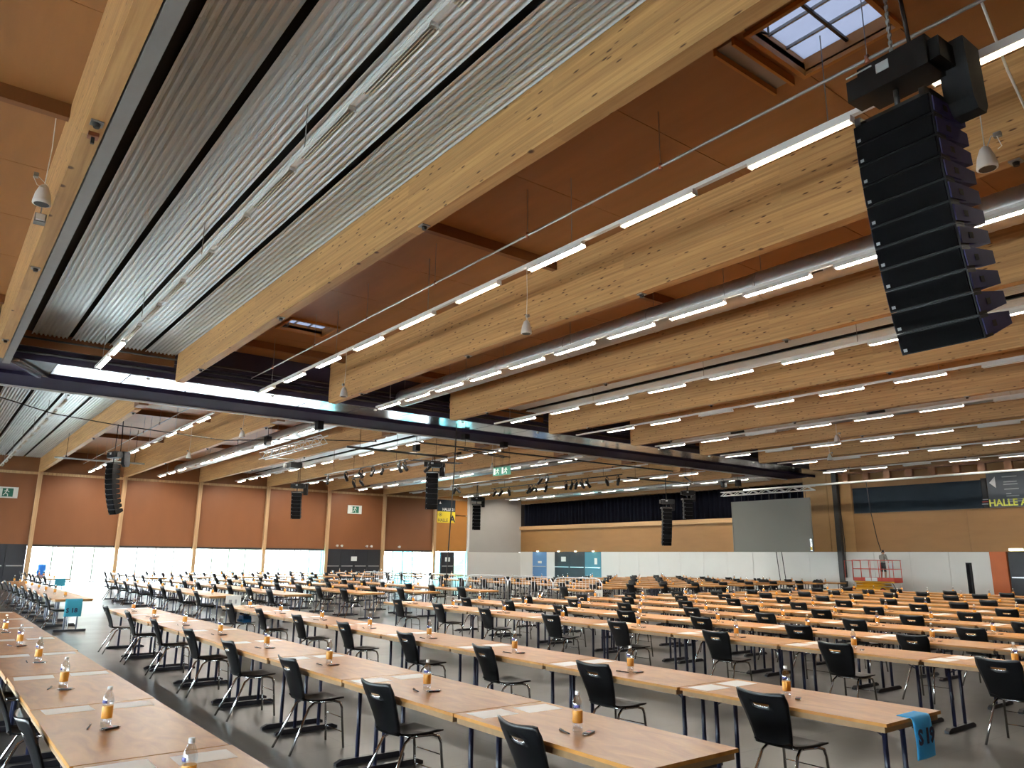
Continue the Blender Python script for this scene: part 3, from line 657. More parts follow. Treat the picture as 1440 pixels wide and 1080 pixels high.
bar((16.8, 28.75, 6.75), (34, 28.75, 6.75), 'long black bar hanging just behind the girder')
bar((30.8, 29.3, 6.2), (36.0, 29.1, 6.2), 'black bar leading to the gallery speaker arrays', .05)
bar((32.8, 26.9, 6.2), (36.0, 28.9, 6.2), 'black diagonal bar joining the gallery bar and girder')
bar((18.2, 31.8, 6.4), (18.2, 41.4, 6.4), 'spotlight bar with a row of spots, left of far hall', .035)
bar((30.7, 29.6, 6.4), (30.7, 42.0, 6.4), 'spotlight bar with many spots, right of far hall', .035)
bar((27.4, 31.8, 6.4), (27.4, 42.0, 6.4), 'spotlight bar under the elbow duct', .035)
bar((4.8, 43.9, 6.5), (9.0, 43.9, 6.5), 'grey bar above the slim array at the left windows', .05, 'pipe_grey')
bar((20.3, 40.6, 6.4), (20.3, 42.2, 6.4), 'short spotlight bar with two spots')
SB = MB().lathe([(.075, -.26), (.085, -.24), (.085, .0), (.075, .12), (.05, .2), (.02, .22)], 'black_plastic', 10).mesh('can')
SY = MB().box(-.105, -.09, -.02, .02, -.04, .26, 'black_plastic').box(.09, .105, -.02, .02, -.04, .26, 'black_plastic').box(-.105, .105, -.02, .02, .25, .27, 'black_plastic').box(-.03, .03, -.03, .03, .27, .37, 'steel_dark').mesh('yoke')
SPOTS = [(18.2, y) for y in (41.0, 38.6, 36.8, 35.4, 34.4, 32.6, 32.1)] + [(20.3, 41.9), (20.3, 40.9)] + [(27.4, y) for y in (41.6, 41.2, 32.8, 32.2)] + \
        [(30.7, y) for y in (41.6, 40.9, 40.0, 37.9, 37.6, 37.2, 36.2, 34.3, 33.8, 33.4, 32.9, 32.4, 30.8, 29.9)]
BN = {18.2: 'left spotlight bar', 20.3: 'short spotlight bar', 27.4: 'bar under the elbow duct', 30.7: 'right spotlight bar'}; cnt = {}
for (x, y) in SPOTS:
    cnt[x] = cnt.get(x, 0) + 1; rz = random.uniform(-1.2, 1.2)
    t = thing('stage_spotlight', (x, y, 6.03), 'black stage spotlight, %s from the window end, on the %s' % (ORD[cnt[x]], BN[x]), 'spotlight', 'stage spotlights', rz)
    link('can', SB, t, (0, 0, .02), (random.uniform(.35, 1.1) * random.choice((-1, 1)), 0, 0)); link('yoke', SY, t)
for (dx, dy, s, lab) in ((-.5, -.4, 1, 'black spotlight clamped left on the centre speaker array'), (.45, -.35, -1, 'black spotlight clamped right on the centre speaker array')):
    t = thing('stage_spotlight', (20.4 + dx, 33.1 + dy, 6.15), lab, 'spotlight', 'stage spotlights', .6 * s)
    link('can', SB, t, (0, 0, 0), (s * .9, 0, 0)); link('yoke', SY, t)
# projector
t = thing('projector', (13.25, 33.7, 5.72), 'black projector hanging below the silver box truss', 'projector')
build(MB().box(-.28, .28, -.35, .35, 0, .24, 'black_plastic').box(-.25, .25, -.32, .32, .24, .26, 'steel_dark'), 'body', t)
build(MB().lathe([(.09, 0), (.10, .12)], 'text_grey', 12, (0, 0, 0), Matrix.Translation((-.28, .2, .12)) @ Matrix.Rotation(-math.pi / 2, 4, 'Y')), 'lens', t)
build(MB().tube([(0, 0, .26), (0, 0, .42), (-1.1, .1, .42)], .025, 'pipe_grey', 6), 'mount', t)
# hanging exit signs
EM = MB().box(-.02, .02, -.3, .3, -.22, .22, 'sign_green').mesh('sign_box')
def running_man(parent, x, s, m='sign_white', mir=1):
    b = MB(); k = s
    b.lathe([(.035 * k, -.004), (.035 * k, .004)], m, 8, (0, 0, 0), Matrix.Translation((x, -.02 * mir, .12 * k)) @ Matrix.Rotation(math.pi / 2, 4, 'Y'))
    for (a, c) in (((-.02, .08), (.03, -.02)), ((.03, -.02), (.10, -.12)), ((.03, -.02), (-.05, -.06)), ((-.05, -.06), (-.06, -.16)), ((-.02, .08), (-.10, .02)), ((-.02, .08), (.08, .05))):
        b.tube([(x, a[0] * k * mir, a[1] * k), (x, c[0] * k * mir, c[1] * k)], .016 * k, m, 4)
    b.box(x - .003, x + .003, .14 * k, .24 * k, -.16 * k, .16 * k, m)
    return build(b, 'pictogram', parent)
for (y, lab) in ((31.75, 'green hanging exit sign with running figure, left of the pair'), (31.05, 'green hanging exit sign with running figure, right of the pair')):
    t = thing('exit_sign', (23.6, y, 6.2), lab, 'sign', 'hanging exit signs', math.radians(20))
    link('sign_box', EM, t); running_man(t, -.024, 1.0)
    build(MB().tube([(0, .2, .22), (0, .2, 2.1)], .008, 'rope_dark', 4).tube([(0, -.2, .22), (0, -.2, 2.1)], .008, 'rope_dark', 4), 'suspension_wire', t)
# drop cables
tag(build(MB().tube([(15.86, 24.05, 6.84), (15.8, 24.05, 5), (15.62, 24.1, 1.2), (15.6, 24.15, .0)], .022, 'rope_dark', 6), 'drop_cable'), 'dark cable hanging from the third near beam end to the tables', 'cable')
tag(build(MB().tube([(1.0, 29.0, 6.8), (3, 29.9, 6.5), (5.3, 30.8, 6.45), (9, 30.2, 6.2), (12, 29, 6.4), (14.5, 28, 6.45)], .018, 'rope_dark', 5), 'slack_cable'), 'dark cable sagging across the left of the far hall', 'cable')
for q, (y, z0) in enumerate(((29.4, .1), (29.0, .1), (24.55, .3))):
    tag(build(MB().tube([(44.6, y + .1, 6.3), (44.7, y, 3), (44.6, y - .35 * (q != 2), z0)], .025, 'rope_dark', 5), 'wall_cable'), 'black cable down the white wall, %s from the left' % ORD[q + 1], 'cable')
tag(build(MB().tube([(43.2, 22.1, 6.3), (43.2, 22.0, 4.6), (43.35, 21.85, 3), (43.5, 21.72, 2.16)], .022, 'rope_dark', 5), 'work_cable'), 'dark cable from the white pipe down to the worker', 'cable')
# ================================================================== FURNITURE
TL, TW, TH = 1.755, .80, .74
PITCH_T = 1.77
# ---- chair meshes (faces +X, origin on the floor under the seat centre)
def back_fn(u, v):
    a = 2 * u - 1; hw = .155 + .062 * min(1, v * 1.25) - .010 * max(0, v - .8) * 5 * abs(a) ** 6
    z = .455 + .405 * v - .022 * (1 - a * a) * v ** 3 - .012 * abs(a) ** 8 * (v > .9)
    x = -.215 - .085 * v - .04 * v * v + .045 * a * a * (.4 + .6 * v) + .02 * math.cos(v * 3.1)
    return (x, a * hw, z)
def seat_fn(u, v):
    a = 2 * u - 1; hw = .155 + .05 * min(1, v * 1.6)
    x = -.20 + .43 * v - .02 * a * a * v
    z = .452 - .020 * math.sin(v * math.pi) * (1 - .5 * a * a) + .012 * a * a * (1 - v) + .006 * v
    if v < .12: z += .02 * (1 - v / .12)
    return (x, a * hw, z)
def chair_legs():
    L = []
    for s in (-1, 1):
        L.append([(.02, s * .12, .425), (-.06, s * .135, .425), (-.12, s * .15, .39), (-.31, s * .205, .0)])           # rear
        L.append([(-.02, s * .12, .425), (.13, s * .165, .428), (.185, s * .178, .41), (.205, s * .183, .36), (.235, s * .195, .0)])  # front
    return L
CM = {}
CM['backrest'] = MB().sheet(back_fn, 12, 14, .012, 'chair_shell', lambda u, v: v == 10 and 4 <= u <= 7).mesh('backrest')
CM['seat'] = MB().sheet(seat_fn, 8, 10, .012, 'chair_shell').mesh('seat')
CM['slot'] = MB().tube([back_fn(.33, .72), back_fn(.42, .712), back_fn(.5, .71), back_fn(.58, .712), back_fn(.67, .72)], .006, 'chrome', 5).mesh('slot_rim')
CM['legs'] = [MB().tube(p, .0115, 'chrome', 7).mesh('leg') for p in chair_legs()]
CM['rods'] = [MB().tube([(.213, -.185, .27), (.213, .185, .27)], .004, 'chrome', 4).mesh('stretcher'), MB().tube([(.224, -.19, .14), (.224, .19, .14)], .004, 'chrome', 4).mesh('stretcher'),
              MB().tube([(-.06, -.13, .425), (-.06, .13, .425)], .009, 'chrome', 6).mesh('crossbar')]
far = MB().sheet(back_fn, 6, 5, .012, 'chair_shell').sheet(seat_fn, 4, 5, .012, 'chair_shell')
for p in chair_legs(): far.tube(p, .0115, 'chrome', 4, False)
CM['far'] = far.mesh('conference_chair')
def chair(x, y, label, group, parts=True, rz=0.0):
    if not parts:
        return tag(link('conference_chair', CM['far'], None, (x, y, 0), (0, 0, rz)), label, 'chair', group)
    t = thing('conference_chair', (x, y, 0), label, 'chair', group, rz)
    link('seat', CM['seat'], t); b = link('backrest', CM['backrest'], t); link('slot_rim', CM['slot'], b)
    for m in CM['legs']: link('leg', m, t)
    for m in CM['rods'][:2]: link('stretcher', m, t)
    link('crossbar', CM['rods'][2], t)
    return t
# ---- table meshes (origin: near left corner on the floor; X 0..TW, Y 0..TL)
TM = {}
TM['top'] = MB().box(0, TW, 0, TL, TH - .022, TH, 'table_plywood').mesh('tabletop')
TM['edge'] = MB().box(.012, .04, .02, TL - .02, TH - .062, TH - .022, 'table_edge').box(TW - .04, TW - .012, .02, TL - .02, TH - .062, TH - .022, 'table_edge').box(.04, TW - .04, .02, .048, TH - .062, TH - .022, 'table_edge').box(.04, TW - .04, TL - .048, TL - .02, TH - .062, TH - .022, 'table_edge').mesh('apron')
def upright(x): return MB().tube([(x, 0, .03), (x, 0, TH - .06)], .019, 'leg_navy', 8).mesh('upright')
TM['up'] = [upright(.27), upright(.53)]
TM['foot'] = MB().prism([(.06, .0), (.06, .025), (.12, .05), (.68, .05), (.74, .025), (.74, 0)], -.025, .025, 'y', 'foot_dark').mesh('foot_bar')
TM['cross'] = MB().box(.1, .7, -.02, .02, TH - .062, TH - .03, 'leg_navy').mesh('crossbar')
TM['brace'] = [MB().tube([(.27, 0, .60), (.27, .22 * s, TH - .03)], .007, 'leg_navy', 5).tube([(.53, 0, .60), (.53, .22 * s, TH - .03)], .007, 'leg_navy', 5).mesh('folding_brace') for s in (1, -1)]
ft = MB().box(0, TW, 0, TL, TH - .022, TH, 'table_plywood').box(.012, TW - .012, .02, TL - .02, TH - .06, TH - .022, 'table_edge')
for y in (.16, TL - .16):
    for x in (.27, .53): ft.tube([(x, y, .03), (x, y, TH - .06)], .019, 'leg_navy', 5, False)
    ft.box(.06, .74, y - .025, y + .025, 0, .045, 'foot_dark')
TM['far'] = ft.mesh('folding_table')
def table(x, y, label, group, parts=True):
    if not parts: return tag(link('folding_table', TM['far'], None, (x, y, 0)), label, 'table', group)
    t = thing('folding_table', (x, y, 0), label, 'table', group)
    link('tabletop', TM['top'], t); link('apron', TM['edge'], t)
    for yy, bi in ((.16, 0), (TL - .16, 1)):
        f = link('leg_frame', TM['foot'], t, (0, yy, 0))
        for m in TM['up']: link('upright', m, f)
        link('crossbar', TM['cross'], f); link('folding_brace', TM['brace'][bi], f)
    return t
# ---- bottle, pen, packet, sheets
prof = [(.028, .0), (.032, .006), (.0325, .04), (.0315, .05), (.0315, .125), (.0325, .135), (.0335, .155), (.031, .175), (.022, .198), (.0135, .212), (.0125, .222)]
BM = {'body': MB().lathe(prof, 'bottle_clear', 14).mesh('bottle_body'),
      'label': MB().lathe([(.0322, .052), (.0326, .055), (.0326, .122), (.0322, .125)], 'bottle_label', 14).mesh('paper_label'),
      'cap': MB().lathe([(.0145, .216), (.0145, .236), (.013, .238)], 'bottle_cap', 12).mesh('cap'),
      'print': MB().sheet(lambda u, v: (.0343 * math.cos(2.6 + u * 1.2), .0343 * math.sin(2.6 + u * 1.2), .142 + .018 * v), 5, 1, .0006, 'bottle_print').mesh('neck_print')}
fb = MB().lathe([(.029, 0), (.0325, .05)], 'bottle_clear', 8).lathe([(.0328, .05), (.0328, .125)], 'bottle_label', 8).lathe([(.0325, .125), (.033, .16), (.013, .212)], 'bottle_clear', 8).lathe([(.0145, .212), (.0145, .238)], 'bottle_cap', 8)
BM['far'] = fb.mesh('drink_bottle')
def bottle(x, y, label, group, parts=True):
    if not parts: return tag(link('drink_bottle', BM['far'], None, (x, y, TH)), label, 'bottle', group)
    t = thing('drink_bottle', (x, y, TH), label, 'bottle', group, random.uniform(0, .8))
    link('bottle_body', BM['body'], t); link('paper_label', BM['label'], t); link('cap', BM['cap'], t); link('neck_print', BM['print'], t)
PEN = MB().tube([(-.07, 0, .006), (-.055, 0, .006), (.07, 0, .006)], [.002, .0045, .0045], 'black_plastic', 6).mesh('pen_barrel')
PENC = MB().box(.02, .068, -.003, .003, .011, .014, 'packet_foil').mesh('pen_clip')
PKT = MB().box(-.045, .045, -.02, .02, 0, .012, 'packet_dark').box(-.06, -.045, -.018, .018, .003, .009, 'packet_foil').box(.045, .06, -.018, .018, .003, .009, 'packet_foil').mesh('wrapper')
PKR = MB().lathe([(.016, .0122), (.016, .0135)], 'packet_red', 10).mesh('red_badge')
SHEET = MB().box(-.1485, .1485, -.105, .105, 0, .0012, 'paper').mesh('paper_sheet')
def setting(x, y, where, g, near, print_lines=False):
    """what lies on one table: bottle, pen, wrapped bar, two sheets"""
    yb = y + .90 + random.uniform(-.06, .06); xb = x + .31 + random.uniform(-.02, .03)
    bottle(xb, yb, 'orange-labelled bottle, ' + where, 'drink bottles, ' + g, near)
    if not near: return
    t = thing('ballpoint_pen', (xb - .09, yb + .02, TH), 'black pen, ' + where, 'pen', 'pens beside the bottles', math.pi / 2 + random.uniform(-.35, .35))
    link('barrel', PEN, t); link('clip', PENC, t)
    t = thing('snack_bar', (xb + .01, yb - .09, TH), 'dark wrapped snack, ' + where, 'snack', 'wrapped snacks', random.uniform(-.6, .6))
    link('wrapper', PKT, t); link('red_badge', PKR, t)
    for (dx, lab) in ((.20, 'white sheet nearer the chair, '), (.60, 'white sheet farther from chair, ')):
        o = tag(link('paper_sheet', SHEET, None, (x + dx + random.uniform(-.02, .02), y + TL - .16 + random.uniform(-.03, .03), TH), (0, 0, random.uniform(-.06, .06))), lab + where, 'paper', 'paper sheets')
def visible(x, y, m=170):
    for (a, b) in ((x, y), (x + TW, y), (x, y + TL), (x + TW, y + TL)):
        for z in (0, .85):
            p = proj((a, b, z))
            if -m < p[0] < 1440 + m and p[1] < 1080 + 3.2 * m: return True
    return False
NCH = [0]
def row(x, y0, n, rowname, g, near, skip=()):
    c = 0
    for q in range(n):
        y = y0 + PITCH_T * q
        if q in skip or not visible(x, y): continue
        c += 1; NCH[0] += 1
        jx = random.uniform(-.012, .012)
        table(x + jx, y, 'plywood folding table, %s from near end, %s' % (ORD[c], rowname), 'folding tables, ' + g, near)
        chair(x + .19 + random.uniform(-.025, .025), y + .93 + random.uniform(-.09, .09), 'black chair, %s from near end, %s' % (ORD[c], rowname), 'black chairs, ' + g, near, random.uniform(-.09, .09))
        setting(x + jx, y, '%s table from near end, %s' % (ORD[c], rowname), g, near)
row(.78, 1.13, 9, 'leftmost foreground row', 'near block', True)
row(3.10, 2.90, 8, 'second foreground row', 'near block', True)
row(5.27, 2.72, 8, 'row with blue S 19 cloth', 'near block', True)
for k in range(11):
    row(8.95 + 1.88 * k, 2.40 - .05 * k, 8, '%s row right of aisle' % ORD[k + 1], 'near block', True if k < 6 else False)
B2 = [2.73, 6.2, 8.18, 10.4, 12.3, 14.5] + [20.4 + 1.9 * k for k in range(9)]
for k, x in enumerate(B2):
    row(x, 20.95 - .11 * min(k, 8), 8 if k < 6 else 7, '%s middle-block row' % ORD[k + 1], 'middle block', False)
B3 = [1.0, 4.56, 8.47, 10.6, 12.7, 14.8, 16.9, 19.0, 22.0, 25.0]
for k, x in enumerate(B3):
    row(x, 37.6, 6, '%s back-block row' % ORD[k + 1], 'back block', False)
row(17.87, 19.05, 1, 'lone table with hanging card', 'middle block', False)
# ================================================================== CLOTH AND CARD MARKERS
def marker(x, y, cm, lines, label, w=.26, drop=.27, nm='row_marker', cat='sign'):
    """cloth folded over the near end edge of a table; lettering faces -Y"""
    t = thing(nm, (x, y, TH), label, cat)
    def f(u, v):
        s = v * (drop + .10)
        if s < .09: return (-w / 2 + w * u, .09 - s, .005)
        if s < .12: a = (s - .09) / .03 * math.pi / 2; return (-w / 2 + w * u, -.019 * math.sin(a), .005 - .019 * (1 - math.cos(a)))
        return (-w / 2 + w * u, -.019 - .012 * math.sin((s - .12) * 9) - .008 * math.sin(u * 3.1), -.014 - (s - .12))
    build(MB().sheet(f, 8, 22, .004, cm), 'cloth', t)
    for (txt, sz, z, dx) in lines:
        link('lettering', text_mesh(txt, sz, 'text_navy', .002, 1.0, .005), t, (dx, -.046, z), (math.pi / 2, 0, 0))
    return t
marker(5.27 + .46, 2.72, 'cloth_blue', [('S 19', .135, -.165, -.122)], 'blue cloth marker reading S 19 over the table end')
marker(3.12, 20.95, 'cloth_teal', [('S 18', .14, -.30, -.15)], 'teal cloth marker reading S 18 over a far table end', .36, .40)
for (x, y, lab) in ((6.2 + .62, 20.84, 'pale card hanging from the second middle-block table end'), (17.87 + .6, 19.05, 'pale card hanging from the lone table end'), (37.6, 19.0, 'pale card hanging at the far right table end')):
    if x > 30: continue
    t = thing('row_card', (x, y - .006, TH), lab, 'sign')
    build(MB().box(-.2, .2, -.006, 0, -.30, .012, 'sign_white'), 'card', t); build(MB().box(-.12, -.04, -.008, -.006, -.2, -.1, 'text_grey').box(.04, .09, -.008, -.006, -.2, -.1, 'text_grey'), 'print', t)
marker(4.98, 37.6, 'cloth_teal', [], 'teal cloth over a back-block table end by the windows', .4, .3)
# bags on chairs
def bag(x, y, z, m, w, d, h, label, rz=0):
    t = thing('bag', (x, y, z), label, 'bag', None, rz)
    prof = [(-w / 2, 0), (w / 2, 0), (w / 2 * 1.04, h * .5), (w / 2 * .86, h * .93), (w / 2 * .5, h), (-w / 2 * .5, h), (-w / 2 * .86, h * .93), (-w / 2 * 1.04, h * .5)]
    build(MB().prism(prof, -d / 2, d / 2, 'x', m), 'body', t)
    build(MB().prism([(-w * .3, h * .1), (w * .3, h * .1), (w * .28, h * .45), (-w * .28, h * .45)], -d / 2 - .05, -d / 2, 'x', m), 'pocket', t)
    build(MB().tube([(0, -.07, h * .97), (0, -.05, h + .06), (0, .05, h + .06), (0, .07, h * .97)], .012, m, 5), 'handle', t)
bag(5.52, 16.04, .46, 'bag_blue', .30, .16, .13, 'blue bag on the farthest chair of the S 19 row')
bag(5.08, 44.98, TH, 'bag_bright', .55, .3, .5, 'bright blue bag on a table by the leftmost doors')
for (x, y, lab) in ((31.99, 24.54, 'dark backpack hung on a chair, left of three near the white wall'), (33.89, 22.77, 'dark backpack hung on a chair, middle of three near the white wall'), (35.79, 21.0, 'dark backpack hung on a chair, right of three near the white wall')):
    t = thing('backpack', (x - .46, y, .36), lab, 'bag', 'backpacks on chair backs')
    build(MB().prism([(-.2, 0), (.2, 0), (.23, .2), (.2, .42), (.1, .5), (-.1, .5), (-.2, .42), (-.23, .2)], -.1, .1, 'x', 'black_cloth'), 'body', t)
    build(MB().prism([(-.14, .04), (.14, .04), (.13, .22), (-.13, .22)], -.16, -.1, 'x', 'black_cloth'), 'pocket', t)
    build(MB().tube([(.1, -.1, .44), (.12, -.1, .52), (.16, -.1, .53), (.2, -.1, .5)], .015, 'black_cloth', 5), 'strap', t); build(MB().tube([(.1, .1, .44), (.12, .1, .52), (.16, .1, .53), (.2, .1, .5)], .015, 'black_cloth', 5), 'strap', t)
# ================================================================== CROWD BARRIERS
BF = MB().tube([(-1.0, 0, .05), (-1.0, 0, .9), (-.9, 0, 1.06), (-.72, 0, 1.1), (.72, 0, 1.1), (.9, 0, 1.06), (1.0, 0, .9), (1.0, 0, .05)], .02, 'aluminium', 8).tube([(-1.0, 0, .2), (1.0, 0, .2)], .018, 'aluminium', 6).mesh('frame')
BBAR = MB().tube([(0, 0, .2), (0, 0, 1.08)], .009, 'aluminium', 5).mesh('bar')
BFT = MB().tube([(0, -.3, .02), (0, 0, .12), (0, .3, .02)], .018, 'aluminium', 6).mesh('foot')
nb = 6
for q in range(nb):
    x = 16.55 + (20.0 - 16.55) * q / (nb - 1) * .72; y = 31.2 - 2.1 * q
    t = thing('crowd_barrier', (x, y, 0), 'steel crowd barrier, %s from the windows, between the middle tables' % ORD[q + 1], 'barrier', 'crowd barriers', math.radians(-73))
    link('frame', BF, t)
    for k in range(14): link('bar', BBAR, t, (-.91 + 1.82 * k / 13, 0, 0))
    for s in (-1, 1): link('foot', BFT, t, (s * .8, 0, 0))
# ================================================================== PROJECTION SCREEN
t = thing('projection_screen', (41.5, 27.5, 2.28), 'large grey projection screen hanging under the white truss', 'screen')
build(MB().box(-.02, .02, -2.72, 2.72, 0.06, 3.1, 'screen_grey'), 'fabric', t)
m = MB().box(-.04, .04, -2.75, 2.75, 0, .07, 'screen_grey').box(-.04, .04, -2.75, 2.75, 3.09, 3.16, 'screen_grey').box(-.04, .04, -2.78, -2.72, 0, 3.16, 'screen_grey').box(-.04, .04, 2.72, 2.78, 0, 3.16, 'screen_grey')
build(m, 'frame', t)
for q in range(11):
    build(MB().tube([(0, -2.5 + .5 * q, 3.16), (0, -2.5 + .5 * q, 3.58)], .014, 'steel_dark', 5), 'hook', t)
build(MB().box(-.08, -.04, -2.74, -2.62, .05, .75, 'packet_foil').box(-.1, -.08, -2.72, -2.64, .1, .3, 'sign_yellow'), 'cable_clamp', t)
# ================================================================== SIGNS
def wall_sign(name, loc, rz, label): return thing(name, loc, label, 'sign', None, rz)
# banner on the right wall
tag(build(MB().box(44.93, 44.985, 16.7, 23.9, 4.62, 6.12, 'banner_dark').box(44.9, 44.93, 16.7, 23.9, 4.6, 4.64, 'steel_dark'), 'wall_banner'), 'long dark blank banner on the right wooden wall', 'banner')
tag(build(MB().box(44.9, 44.985, 16.42, 16.68, 4.62, 6.2, 'black_plastic'), 'banner_post'), 'black post between the blank banner and the hall sign', 'post')
t = wall_sign('hall_sign', (44.88, 16.38, 4.62), -math.pi / 2, 'dark grey hall direction sign with yellow HALLE A lettering')
build(MB().box(0, 3.2, 0, .1, 0, 1.85, 'sign_grey'), 'board', t)
link('lettering', text_mesh('HALLE A', .50, 'text_yellow', .004, .95, .012), t, (-.02, -.006, .07), (math.pi / 2, 0, 0))
build(MB().prism([(.12, 1.3), (.42, 1.62), (.42, 1.02)], -.01, 0, 'y', 'text_white'), 'arrow', t)
for (a, b, z) in ((.75, 1.45, 1.55), (.8, 1.42, 1.28), (.78, 1.45, 1.15), (.8, 1.48, .90), (.86, 1.1, .66), (.86, 1.45, .54), (.86, 1.85, .36), (.86, 2.0, .26)):
    build(MB().box(a, b, -.008, 0, z, z + .055, 'text_grey'), 'text_line', t)
for q, z in enumerate((1.5, 1.2, .9, .6, .3)):
    o = build(MB().box(1.95, 2.2, -.008, 0, z, z + .24, 'sign_white'), 'icon', t); build(MB().lathe([(.05, -.003), (.05, .003)], 'sign_grey', 8, (0, 0, 0), Matrix.Translation((2.07, -.01, z + .12)) @ Matrix.Rotation(math.pi / 2, 4, 'X')), 'icon_figure', o)
build(MB().box(-.3, -.02, -.006, 0, .42, .46, 'text_grey').box(-.34, -.04, -.006, 0, .3, .34, 'packet_red').box(-.36, -.04, -.006, 0, .18, .22, 'text_grey'), 'small_print', t)
# far wall signs
t = wall_sign('hall_sign', (35.62, YF - .125, 4.72), 0, 'black and yellow hall sign in the far right corner')
build(MB().box(0, 1.84, 0, .06, .98, 2.0, 'banner_dark'), 'upper_board', t); build(MB().box(0, 1.84, 0, .06, 0, .97, 'sign_yellow'), 'lower_board', t)
link('lettering', text_mesh('HALLE 21', .34, 'text_white', .004, .92, .01), t, (.48, -.006, 1.05), (math.pi / 2, 0, 0))
link('lettering', text_mesh('HALLE', .40, 'text_navy', .004, .9), t, (.05, -.006, .08), (math.pi / 2, 0, 0)); link('lettering', text_mesh('A', .80, 'text_navy', .004, 1.0, .02), t, (1.3, -.006, .08), (math.pi / 2, 0, 0))
build(MB().prism([(.12, 1.62), (.36, 1.62), (.24, 1.84)], -.008, 0, 'y', 'text_white'), 'arrow', t)
build(MB().lathe([(.16, -.003), (.16, .003)], 'text_navy', 14, (0, 0, 0), Matrix.Translation((.28, -.004, .70)) @ Matrix.Rotation(math.pi / 2, 4, 'X')).lathe([(.12, -.003), (.12, .003)], 'sign_yellow', 14, (0, 0, 0), Matrix.Translation((.28, -.008, .70)) @ Matrix.Rotation(math.pi / 2, 4, 'X')).lathe([(.05, -.003), (.05, .003)], 'text_navy', 10, (0, 0, 0), Matrix.Translation((.28, -.012, .70)) @ Matrix.Rotation(math.pi / 2, 4, 'X')), 'ring_mark', t)
for (x, lab) in ((27.7, 'white-framed exit sign on the far wall above the dark doors'), (3.9, 'white-framed exit sign on the far wall at the left edge')):
    t = wall_sign('exit_sign', (x, YF - .06, 5.47), -math.pi / 2, lab)
    build(MB().box(-.04, .0, -.62, .62, -.34, .34, 'sign_white').box(-.046, -.04, -.36, .36, -.26, .26, 'sign_green'), 'sign_box', t)
    t.rotation_euler = (0, 0, math.pi / 2); running_man(t, -.05, 1.5)
# downlights above the gallery doors and exit light
for q, y in enumerate((54.1, 51.2, 49.0, 46.8)):
    t = thing('downlight', (44.86, y, 2.36), 'small glowing downlight over the blue doors, %s from the corner' % ORD[q + 1], 'lamp', 'downlights over the doors')
    build(MB().lathe([(.12, .06), (.13, .0)], 'white_metal', 10), 'housing', t); build(MB().lathe([(.11, -.002), (.06, -.03)], 'downlight_glow', 10), 'bulb', t)
t = thing('exit_lamp', (44.86, 15.4, 2.38), 'glowing emergency lamp above the dark doors at far right', 'lamp')
build(MB().box(-.04, .1, -.34, .34, -.02, .12, 'white_metal'), 'housing', t); build(MB().box(-.08, -.04, -.32, .32, -.01, .11, 'exit_glow'), 'lens', t)
for q, x in enumerate((26.3, 26.7, 28.9, 29.3, 31.9)):
    t = thing('emergency_spot', (x, YF - .2, 2.48), 'small white emergency spot above the far dark doors, %s from left' % ORD[q + 1], 'lamp', 'emergency spots')
    build(MB().lathe([(.07, 0), (.10, .14), (.05, .18)], 'white_metal', 10, (0, -.05, 0)), 'shell', t); build(MB().box(-.05, .05, 0, .2, .06, .12, 'white_metal'), 'bracket', t)
# ================================================================== SCISSOR LIFT AND WORKER
t = thing('scissor_lift', (43.4, 22.2, 0), 'yellow and red scissor lift parked at the right white wall', 'lift')
build(MB().box(-.45, .45, -.75, 1.0, .14, .34, 'lift_yellow').box(-.5, .5, -.7, .95, .10, .16, 'lift_yellow'), 'chassis', t)
for (a, b) in ((-.62, -.62), (-.62, .85), (.0, 0)):
    if (a, b) == (.0, 0): continue
for sx in (-.42, .42):
    for sy in (-.6, 1.12):
        build(MB().lathe([(.15, -.06), (.17, -.04), (.17, .04), (.15, .06)], 'tyre', 12, (0, 0, 0), Matrix.Translation((sx, sy, .17)) @ Matrix.Rotation(math.pi / 2, 4, 'Y')).lathe([(.09, -.065), (.09, .065)], 'lift_red', 10, (0, 0, 0), Matrix.Translation((sx, sy, .17)) @ Matrix.Rotation(math.pi / 2, 4, 'Y')), 'wheel', t)
for sx in (-.36, .36):
    for (z, d) in ((.36, .06), (.44, -.06), (.50, .06), (.57, -.06)):
        build(MB().tube([(sx, -.7, z - d * .4), (sx, .95, z + d * .4)], .035, 'lift_yellow', 4), 'scissor_arm', t)
build(MB().box(-.42, .42, -1.25, 1.02, .60, .68, 'lift_yellow'), 'deck_frame', t)
build(MB().box(-.45, .45, -1.3, 1.05, .68, .71, 'steel_dark'), 'deck', t); build(MB().box(-.44, .44, 1.05, 1.55, .64, .71, 'lift_white').box(-.46, -.44, 1.05, 1.55, .70, .84, 'lift_white'), 'deck_extension', t)
for (a, b, mm) in ((-1.3, -.35, 'lift_red'), (-.35, .35, 'lift_white'), (.35, 1.05, 'lift_red')):
    build(MB().box(-.47, -.45, a, b, .69, .87, mm), 'toe_board', t)
build(MB().box(.45, .47, -1.3, 1.05, .69, .87, 'lift_red').box(-.45, .45, -1.32, -1.3, .62, .87, 'lift_red'), 'toe_board', t)
for sx in (-.46, .46):
    for y in (-1.28, -.6, .0, .55, 1.05): build(MB().tube([(sx, y, .71), (sx, y, 1.83)], .02, 'lift_red', 6), 'rail_post', t)
    for z in (1.83, 1.35): build(MB().tube([(sx, -1.3, z), (sx, 1.05, z)], .022, 'lift_red', 6), 'guard_rail', t)
    build(MB().tube([(sx, 1.05, 1.8), (sx, 1.52, 1.8), (sx, 1.52, .7)], .015, 'lift_red', 6), 'guard_rail', t)
for y in (-1.3, 1.05):
    for z in (1.83, 1.35): build(MB().tube([(-.46, y, z), (.46, y, z)], .022, 'lift_red', 6), 'guard_rail', t)
build(MB().tube([(.1, -.9, .6), (.0, -1.1, .3), (-.1, -1.35, .02)], .02, 'rope_dark', 5), 'power_cord', t)
